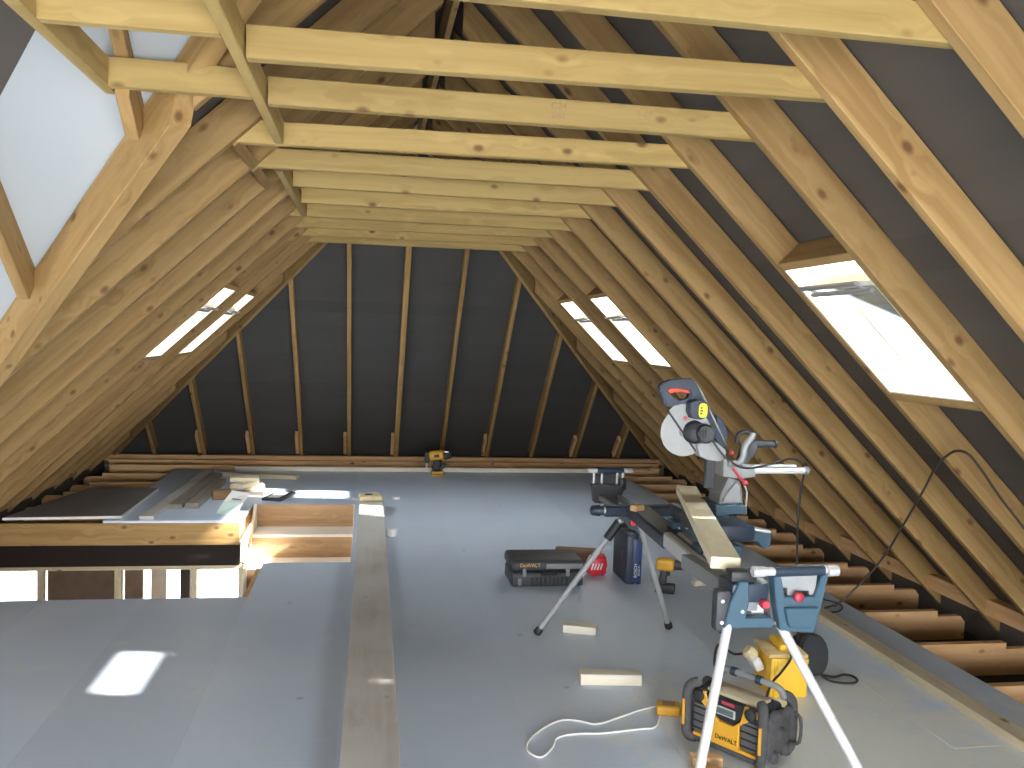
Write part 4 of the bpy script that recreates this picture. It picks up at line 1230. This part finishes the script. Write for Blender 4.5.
dr = empty('cordless_drill', (1.62, 5.55, 0), rz=-0.45, label='yellow and black cordless drill standing on the floor behind the far tripod leg', cat='drill')
wd = world(dr)
rbox('battery', (-0.075, -0.04, 0.0), (0.055, 0.04, 0.06), 'black', dr, r=0.01)
rbox('grip', (-0.05, -0.022, 0.055), (0.0, 0.022, 0.17), 'charcoal', dr, r=0.014, seg=3, tilt=(0.12, 'Y'))
rbox('motor_housing', (-0.075, -0.038, 0.15), (0.05, 0.038, 0.235), 'yellow', dr, r=0.022, seg=3)
cyl('gear_nose', wd @ Vector((0.045, 0, 0.195)), wd @ Vector((0.10, 0, 0.195)), 0.034, 'charcoal', dr, seg=18, r1=0.030)
cyl('chuck', wd @ Vector((0.10, 0, 0.195)), wd @ Vector((0.155, 0, 0.195)), 0.026, 'black', dr, seg=18, rings=[(0, 0.024), (0.1, 0.027), (0.7, 0.026), (1, 0.013)])
cyl('bit_holder', wd @ Vector((0.15, 0, 0.195)), wd @ Vector((0.185, 0, 0.195)), 0.008, 'alu_white', dr, seg=10)
rbox('trigger', (0.0, -0.012, 0.115), (0.018, 0.012, 0.15), 'black', dr, r=0.005)

# nail gun on the floor at the far end
ng = empty('nail_gun', (0.44, 10.36, 0), label='yellow and black cordless nail gun standing by the hip end plate', cat='nail gun')
rbox('battery', (-0.07, -0.06, 0.0), (0.075, 0.06, 0.055), 'yellow', ng, r=0.012)
rbox('battery_foot', (-0.075, -0.062, 0.02), (0.085, 0.062, 0.034), 'black', ng, r=0.006)
rbox('grip', (-0.055, -0.03, 0.055), (0.04, 0.03, 0.20), 'black', ng, r=0.018, seg=3, tilt=(0.15, 'Y'))
rbox('motor_housing', (-0.105, -0.055, 0.19), (0.075, 0.055, 0.30), 'yellow', ng, r=0.03, seg=3, tilt=(-0.12, 'Y'))
rbox('housing_band', (-0.05, -0.058, 0.225), (0.02, 0.058, 0.265), 'charcoal', ng, r=0.01, tilt=(-0.12, 'Y'))
rbox('driver_head', (-0.155, -0.035, 0.15), (-0.095, 0.035, 0.28), 'charcoal', ng, r=0.016)
cyl('nose', world(ng) @ Vector((-0.128, 0, 0.16)), world(ng) @ Vector((-0.13, 0, 0.085)), 0.018, 'alu', ng, seg=12, r1=0.010)
rbox('magazine', (-0.02, -0.02, 0.075), (0.125, 0.02, 0.115), 'black', ng, r=0.008, tilt=(-0.9, 'Y'))
rbox('rear_cap', (0.07, -0.04, 0.20), (0.16, 0.04, 0.285), 'black', ng, r=0.02, tilt=(-0.35, 'Y'))
rbox('belt_hook', (0.075, -0.048, 0.285), (0.125, -0.042, 0.30), 'alu_white', ng, r=0.002)

# ------------------------------------------------------------------ site radio
rx = Vector((0.56, -0.83, 0)).normalized()
rad = empty('site_radio', (1.16, 3.36, 0), rz=math.atan2(rx.y, rx.x), label='yellow and black site radio with roll cage standing under the saw bench', cat='radio')
wr = world(rad)
Wd, Dp, Ht = 0.19, 0.12, 0.265       # half width, half depth, height
rbox('body', (-0.15, -0.085, 0.03), (0.15, 0.095, 0.225), 'charcoal', rad, r=0.02, seg=3)
def fprism(nm, pts, y, th, mat, r=0.003, par=rad):
    return prism(nm, [wr @ Vector((x, y, z)) for x, z in pts], wr.to_3x3() @ Vector((0, th, 0)), mat, par, r=r)
fp = fprism('front_panel', [(-0.155, 0.225), (-0.10, 0.235), (-0.075, 0.165), (-0.03, 0.135), (0.035, 0.135), (0.07, 0.165), (0.085, 0.235), (0.155, 0.225), (0.155, 0.205),
                            (0.115, 0.185), (0.065, 0.145), (0.065, 0.05), (0.155, 0.05), (0.155, 0.032), (-0.155, 0.032), (-0.155, 0.05), (-0.065, 0.05), (-0.065, 0.145), (-0.115, 0.185), (-0.155, 0.205)], -0.102, 0.02, 'yellow')
fprism('control_panel', [(-0.10, 0.232), (0.085, 0.232), (0.068, 0.17), (0.035, 0.142), (-0.03, 0.142), (-0.075, 0.17)], -0.099, 0.015, 'black')
rim = fprism('display_rim', [(-0.062, 0.200), (0.045, 0.200), (0.045, 0.165), (-0.062, 0.165)], -0.103, 0.006, 'screen_rim', 0.001)
fprism('display', [(-0.055, 0.195), (0.038, 0.195), (0.038, 0.170), (-0.055, 0.170)], -0.1045, 0.003, 'screen', 0.0005)
rbox('red_badge', (-0.02, -0.103, 0.212), (0.04, -0.098, 0.226), 'red', rad, r=0.002)
for sx in (-1, 1):
    x0, x1 = sorted((sx * 0.072, sx * 0.158))
    sg = rbox('speaker_grille', (x0, -0.098, 0.055), (x1, -0.088, 0.175), 'grille', rad, r=0.006)
    for k in range(4):
        z = 0.070 + k * 0.030
        rbox('grille_bar', (x0 - (x0 + x1) / 2, -0.008, z - 0.115 - 0.0035), (x1 - (x0 + x1) / 2, -0.003, z - 0.115 + 0.0035), 'black', sg, r=0.0015, seg=1)
cyl('tuning_knob', wr @ Vector((0.118, -0.085, 0.212)), wr @ Vector((0.118, -0.118, 0.212)), 0.026, 'black', rad, seg=24, rings=[(0, 0.028), (0.2, 0.028), (0.25, 0.024), (0.9, 0.024), (1, 0.019)])
cyl('volume_knob', wr @ Vector((-0.128, -0.085, 0.212)), wr @ Vector((-0.128, -0.118, 0.212)), 0.026, 'black', rad, seg=24, rings=[(0, 0.028), (0.2, 0.028), (0.25, 0.024), (0.9, 0.024), (1, 0.019)])
text('lettering', 'DeWALT', 0.026, 'black', rad, wr @ axes((1, 0, 0), (0, 0, 1), (0, -1, 0), (0.008, -0.1032, 0.070)))
# roll cage: four padded corner posts, top and bottom bars, handle
for sx in (-1, 1):
    for sy in (-1, 1):
        po = tube('cage_post', [wr @ Vector(v) for v in ((sx * 0.150, sy * 0.085, 0.022), (sx * 0.172, sy * 0.108, 0.03), (sx * 0.180, sy * 0.115, 0.07), (sx * 0.180, sy * 0.115, 0.20), (sx * 0.172, sy * 0.105, 0.245), (sx * 0.150, sy * 0.08, 0.258))], 0.021, 'dustblack', rad, seg=10, smooth_n=4)
        rbox('post_stripe', (-0.006, -0.005, -0.055), (0.006, 0.005, 0.055), 'yellow', po, r=0.002)
        st = po.children[0]
        st.matrix_basis = world(po).inverted() @ (wr @ Matrix.Translation((sx * 0.181, sy * 0.136, 0.135)))
    # ribbed end cap with round bosses
    rbox('end_cap', (sx * 0.172 - 0.022, -0.085, 0.04), (sx * 0.172 + 0.022, 0.085, 0.215), 'dustblack', rad, r=0.02, seg=3)
    for yy, zz, r_ in ((-0.05, 0.215, 0.026), (0.055, 0.21, 0.024), (0.05, 0.055, 0.028), (-0.05, 0.05, 0.026), (0.0, 0.13, 0.03)):
        cyl('end_boss', wr @ Vector((sx * 0.185, yy, zz)), wr @ Vector((sx * 0.212, yy, zz)), r_, 'dustblack', rad, seg=16, rings=[(0, r_), (0.6, r_), (1, r_ * 0.7)])
    tube('side_loop', [wr @ Vector(v) for v in ((sx * 0.19, 0.085, 0.20), (sx * 0.232, 0.085, 0.185), (sx * 0.232, 0.085, 0.085), (sx * 0.19, 0.085, 0.07))], 0.007, 'dustblack', rad, seg=8, smooth_n=3)
for sy in (-1, 1):
    tube('cage_bar', [wr @ Vector((-0.15, sy * 0.095, 0.026)), wr @ Vector((0.15, sy * 0.095, 0.026))], 0.014, 'dustblack', rad, seg=8)
tube('handle', [wr @ Vector(v) for v in ((-0.160, 0.075, 0.25), (-0.150, 0.06, 0.285), (-0.10, 0.05, 0.298), (0.10, 0.05, 0.298), (0.150, 0.06, 0.285), (0.160, 0.075, 0.25))], 0.014, 'midgrey', rad, seg=10, smooth_n=4)
for x in (-0.06, 0.06):
    cyl('handle_collar', wr @ Vector((x - 0.012, 0.05, 0.298)), wr @ Vector((x + 0.012, 0.05, 0.298)), 0.019, 'navy', rad, seg=14)
rbox('dusty_lid', (-0.12, -0.06, 0.224), (0.12, 0.05, 0.240), 'batten', rad, r=0.006)

# yellow charger at the end of the white lead, the lead itself
chg = empty('phone_charger', (0.985, 3.72, 0), rz=-0.3, label='flat yellow charger block at the end of the white lead by the radio', cat='charger')
rbox('charger_body', (-0.055, -0.045, 0.0), (0.055, 0.045, 0.045), 'yellow', chg, r=0.012, seg=3)
rbox('charger_recess', (-0.03, -0.03, 0.044), (0.03, 0.02, 0.047), 'brown', chg, r=0.003)
wl = [(672, 712), (668, 706), (664, 706), (660, 715), (655, 727), (640, 729), (605, 733), (575, 734), (557, 738), (552, 748), (541, 757), (529, 752), (527, 744), (534, 735), (547, 726), (562, 720), (580, 721), (597, 724), (620, 717), (640, 710), (656, 706)]
lead = tube('white_lead', [atZ(x, y, 0.006) for x, y in wl], 0.0045, 'cable_w', None, seg=6, smooth_n=5)
tag(lead, 'thin white lead looped on the floor left of the radio', 'cable')

# ------------------------------------------------------------------ yellow site transformer and coiled extension lead
trf = empty('site_transformer', (1.64, 3.945, 0), rz=-0.10, label='yellow site transformer box with dusty lid behind the radio', cat='transformer')
wt = world(trf)
rbox('case', (-0.092, -0.115, 0.0), (0.092, 0.115, 0.185), 'site_yellow', trf, r=0.008, seg=2)
rbox('case_rib', (-0.075, -0.122, 0.0), (-0.060, -0.112, 0.185), 'site_yellow', trf, r=0.003)
rbox('front_lip', (-0.092, -0.120, 0.168), (0.092, -0.110, 0.192), 'site_yellow', trf, r=0.003)
rbox('lid', (-0.098, -0.10, 0.186), (0.098, 0.118, 0.206), 'dustpine', trf, r=0.006)
hb = rbox('handle_bridge', (-0.03, -0.06, 0.206), (0.03, 0.10, 0.238), 'site_yellow', trf, r=0.012, seg=3)
rbox('socket_housing', (-0.150, -0.05, 0.10), (-0.105, 0.06, 0.165), 'white', trf, r=0.012, seg=3, tilt=(-0.5, 'Y'))
cyl('plug', wt @ Vector((-0.135, 0.0, 0.155)), wt @ Vector((-0.175, 0.0, 0.195)), 0.032, 'sponge', trf, seg=18, rings=[(0, 0.026), (0.2, 0.032), (0.8, 0.032), (1, 0.026)])
rbox('rear_bumper', (0.091, 0.0, 0.12), (0.105, 0.11, 0.19), 'charcoal', trf, r=0.005)
tube('output_cable', [wt @ Vector((-0.16, 0.0, 0.18)), wt @ Vector((-0.23, 0.03, 0.16)), wt @ Vector((-0.30, 0.05, 0.20)), wt @ Vector((-0.33, 0.0, 0.10)), wt @ Vector((-0.28, -0.05, 0.02)), wt @ Vector((-0.20, -0.08, 0.012))], 0.006, 'cable_b', trf, seg=6, smooth_n=6)
tube('input_cable', [wt @ Vector((0.02, -0.02, 0.245)), wt @ Vector((0.0, -0.13, 0.21)), wt @ Vector((-0.06, -0.17, 0.15)), wt @ Vector((-0.12, -0.20, 0.10)), wt @ Vector((-0.16, -0.23, 0.012))], 0.006, 'cable_b', trf, seg=6, smooth_n=6)

coil = empty('coiled_cable', (1.855, 4.07, 0), label='coil of black extension cable leaning behind the yellow transformer', cat='cable')
cc = Vector((1.855, 4.07, 0.118))
tl = Matrix.Translation(cc) @ Matrix.Rotation(math.radians(20), 4, 'Z') @ Matrix.Rotation(math.radians(72), 4, 'X')
for k in range(7):
    r_ = 0.098 - 0.006 * (k % 3); off = (k - 3) * 0.011
    pts = [tl @ Vector((r_ * math.cos(2 * math.pi * j / 28) , r_ * math.sin(2 * math.pi * j / 28), off + 0.004 * math.sin(4 * math.pi * j / 28 + k))) for j in range(28)]
    tube('cable_turn', pts, 0.0085, 'cable_b', coil, seg=6, closed=True)
cyl('reel_disc', tl @ Vector((0, 0, 0.035)), tl @ Vector((0, 0, 0.045)), 0.092, 'charcoal', coil, seg=28)
tube('loose_loop', [Vector((1.90, 4.02, 0.03)), Vector((1.98, 4.03, 0.012)), Vector((2.05, 4.06, 0.010)), Vector((2.085, 4.04, 0.010)), Vector((2.085, 3.99, 0.010)), Vector((2.05, 3.955, 0.010)), Vector((1.99, 3.955, 0.010)), Vector((1.93, 3.985, 0.012)), Vector((1.90, 4.01, 0.03))], 0.006, 'cable_b', coil, seg=6, smooth_n=6)

# extension lead climbing over the right rafters
ec = [atY(806, 606, 4.75), atY(838, 604, 4.72), atY(862, 582, 4.62), atY(885, 555, 4.5), atY(905, 522, 4.3), atY(922, 493, 4.1), atY(936, 467, 3.9)]
def on_r(x, y, off):
    n = nrm(1); P0 = off_pt(1, A_R, 0, off); w = ray(x, y)
    return CAM + w * ((P0 - CAM).dot(n) / w.dot(n))
ec += [on_r(x, y, -0.012) for x, y in ((948, 455), (957, 451), (968, 454), (980, 468), (1000, 497), (1024, 528), (1050, 560))]
ec[0].z = max(ec[0].z, 0.2)
tube_pts = [atZ(812, 612, 0.012), atZ(832, 606, 0.03)] + ec[1:]
tag(tube('extension_cable', tube_pts, 0.0065, 'cable_br', None, seg=6, smooth_n=6), 'dark extension cable looping up over the right-hand rafters', 'cable')
tag(tube('floor_cable', [atZ(782, 600, 0.006), atZ(800, 598, 0.006), atZ(826, 600, 0.006), atZ(842, 606, 0.006), atZ(836, 612, 0.006), atZ(815, 610, 0.006), atZ(800, 606, 0.006)], 0.005, 'cable_br', None, seg=6, smooth_n=5), 'dark cable lying on the floor at the right edge behind the bench', 'cable')

# grade stamps on two collars
for i, xs_ in ((2, (0.27, 0.60)),):
    for x in xs_:
        y = RY(i) + 0.0005
        text('grade_stamp', 'C24', 0.036, 'brownwood', ceiling, axes((1, 0, 0), (0, 0, 1), (0, -1, 0), (x, y - 0.0002, Z_R + 0.062)), extrude=0.0003)
        text('grade_stamp', 'DRY', 0.028, 'brownwood', ceiling, axes((1, 0, 0), (0, 0, 1), (0, -1, 0), (x, y - 0.0002, Z_R + 0.028)), extrude=0.0003)
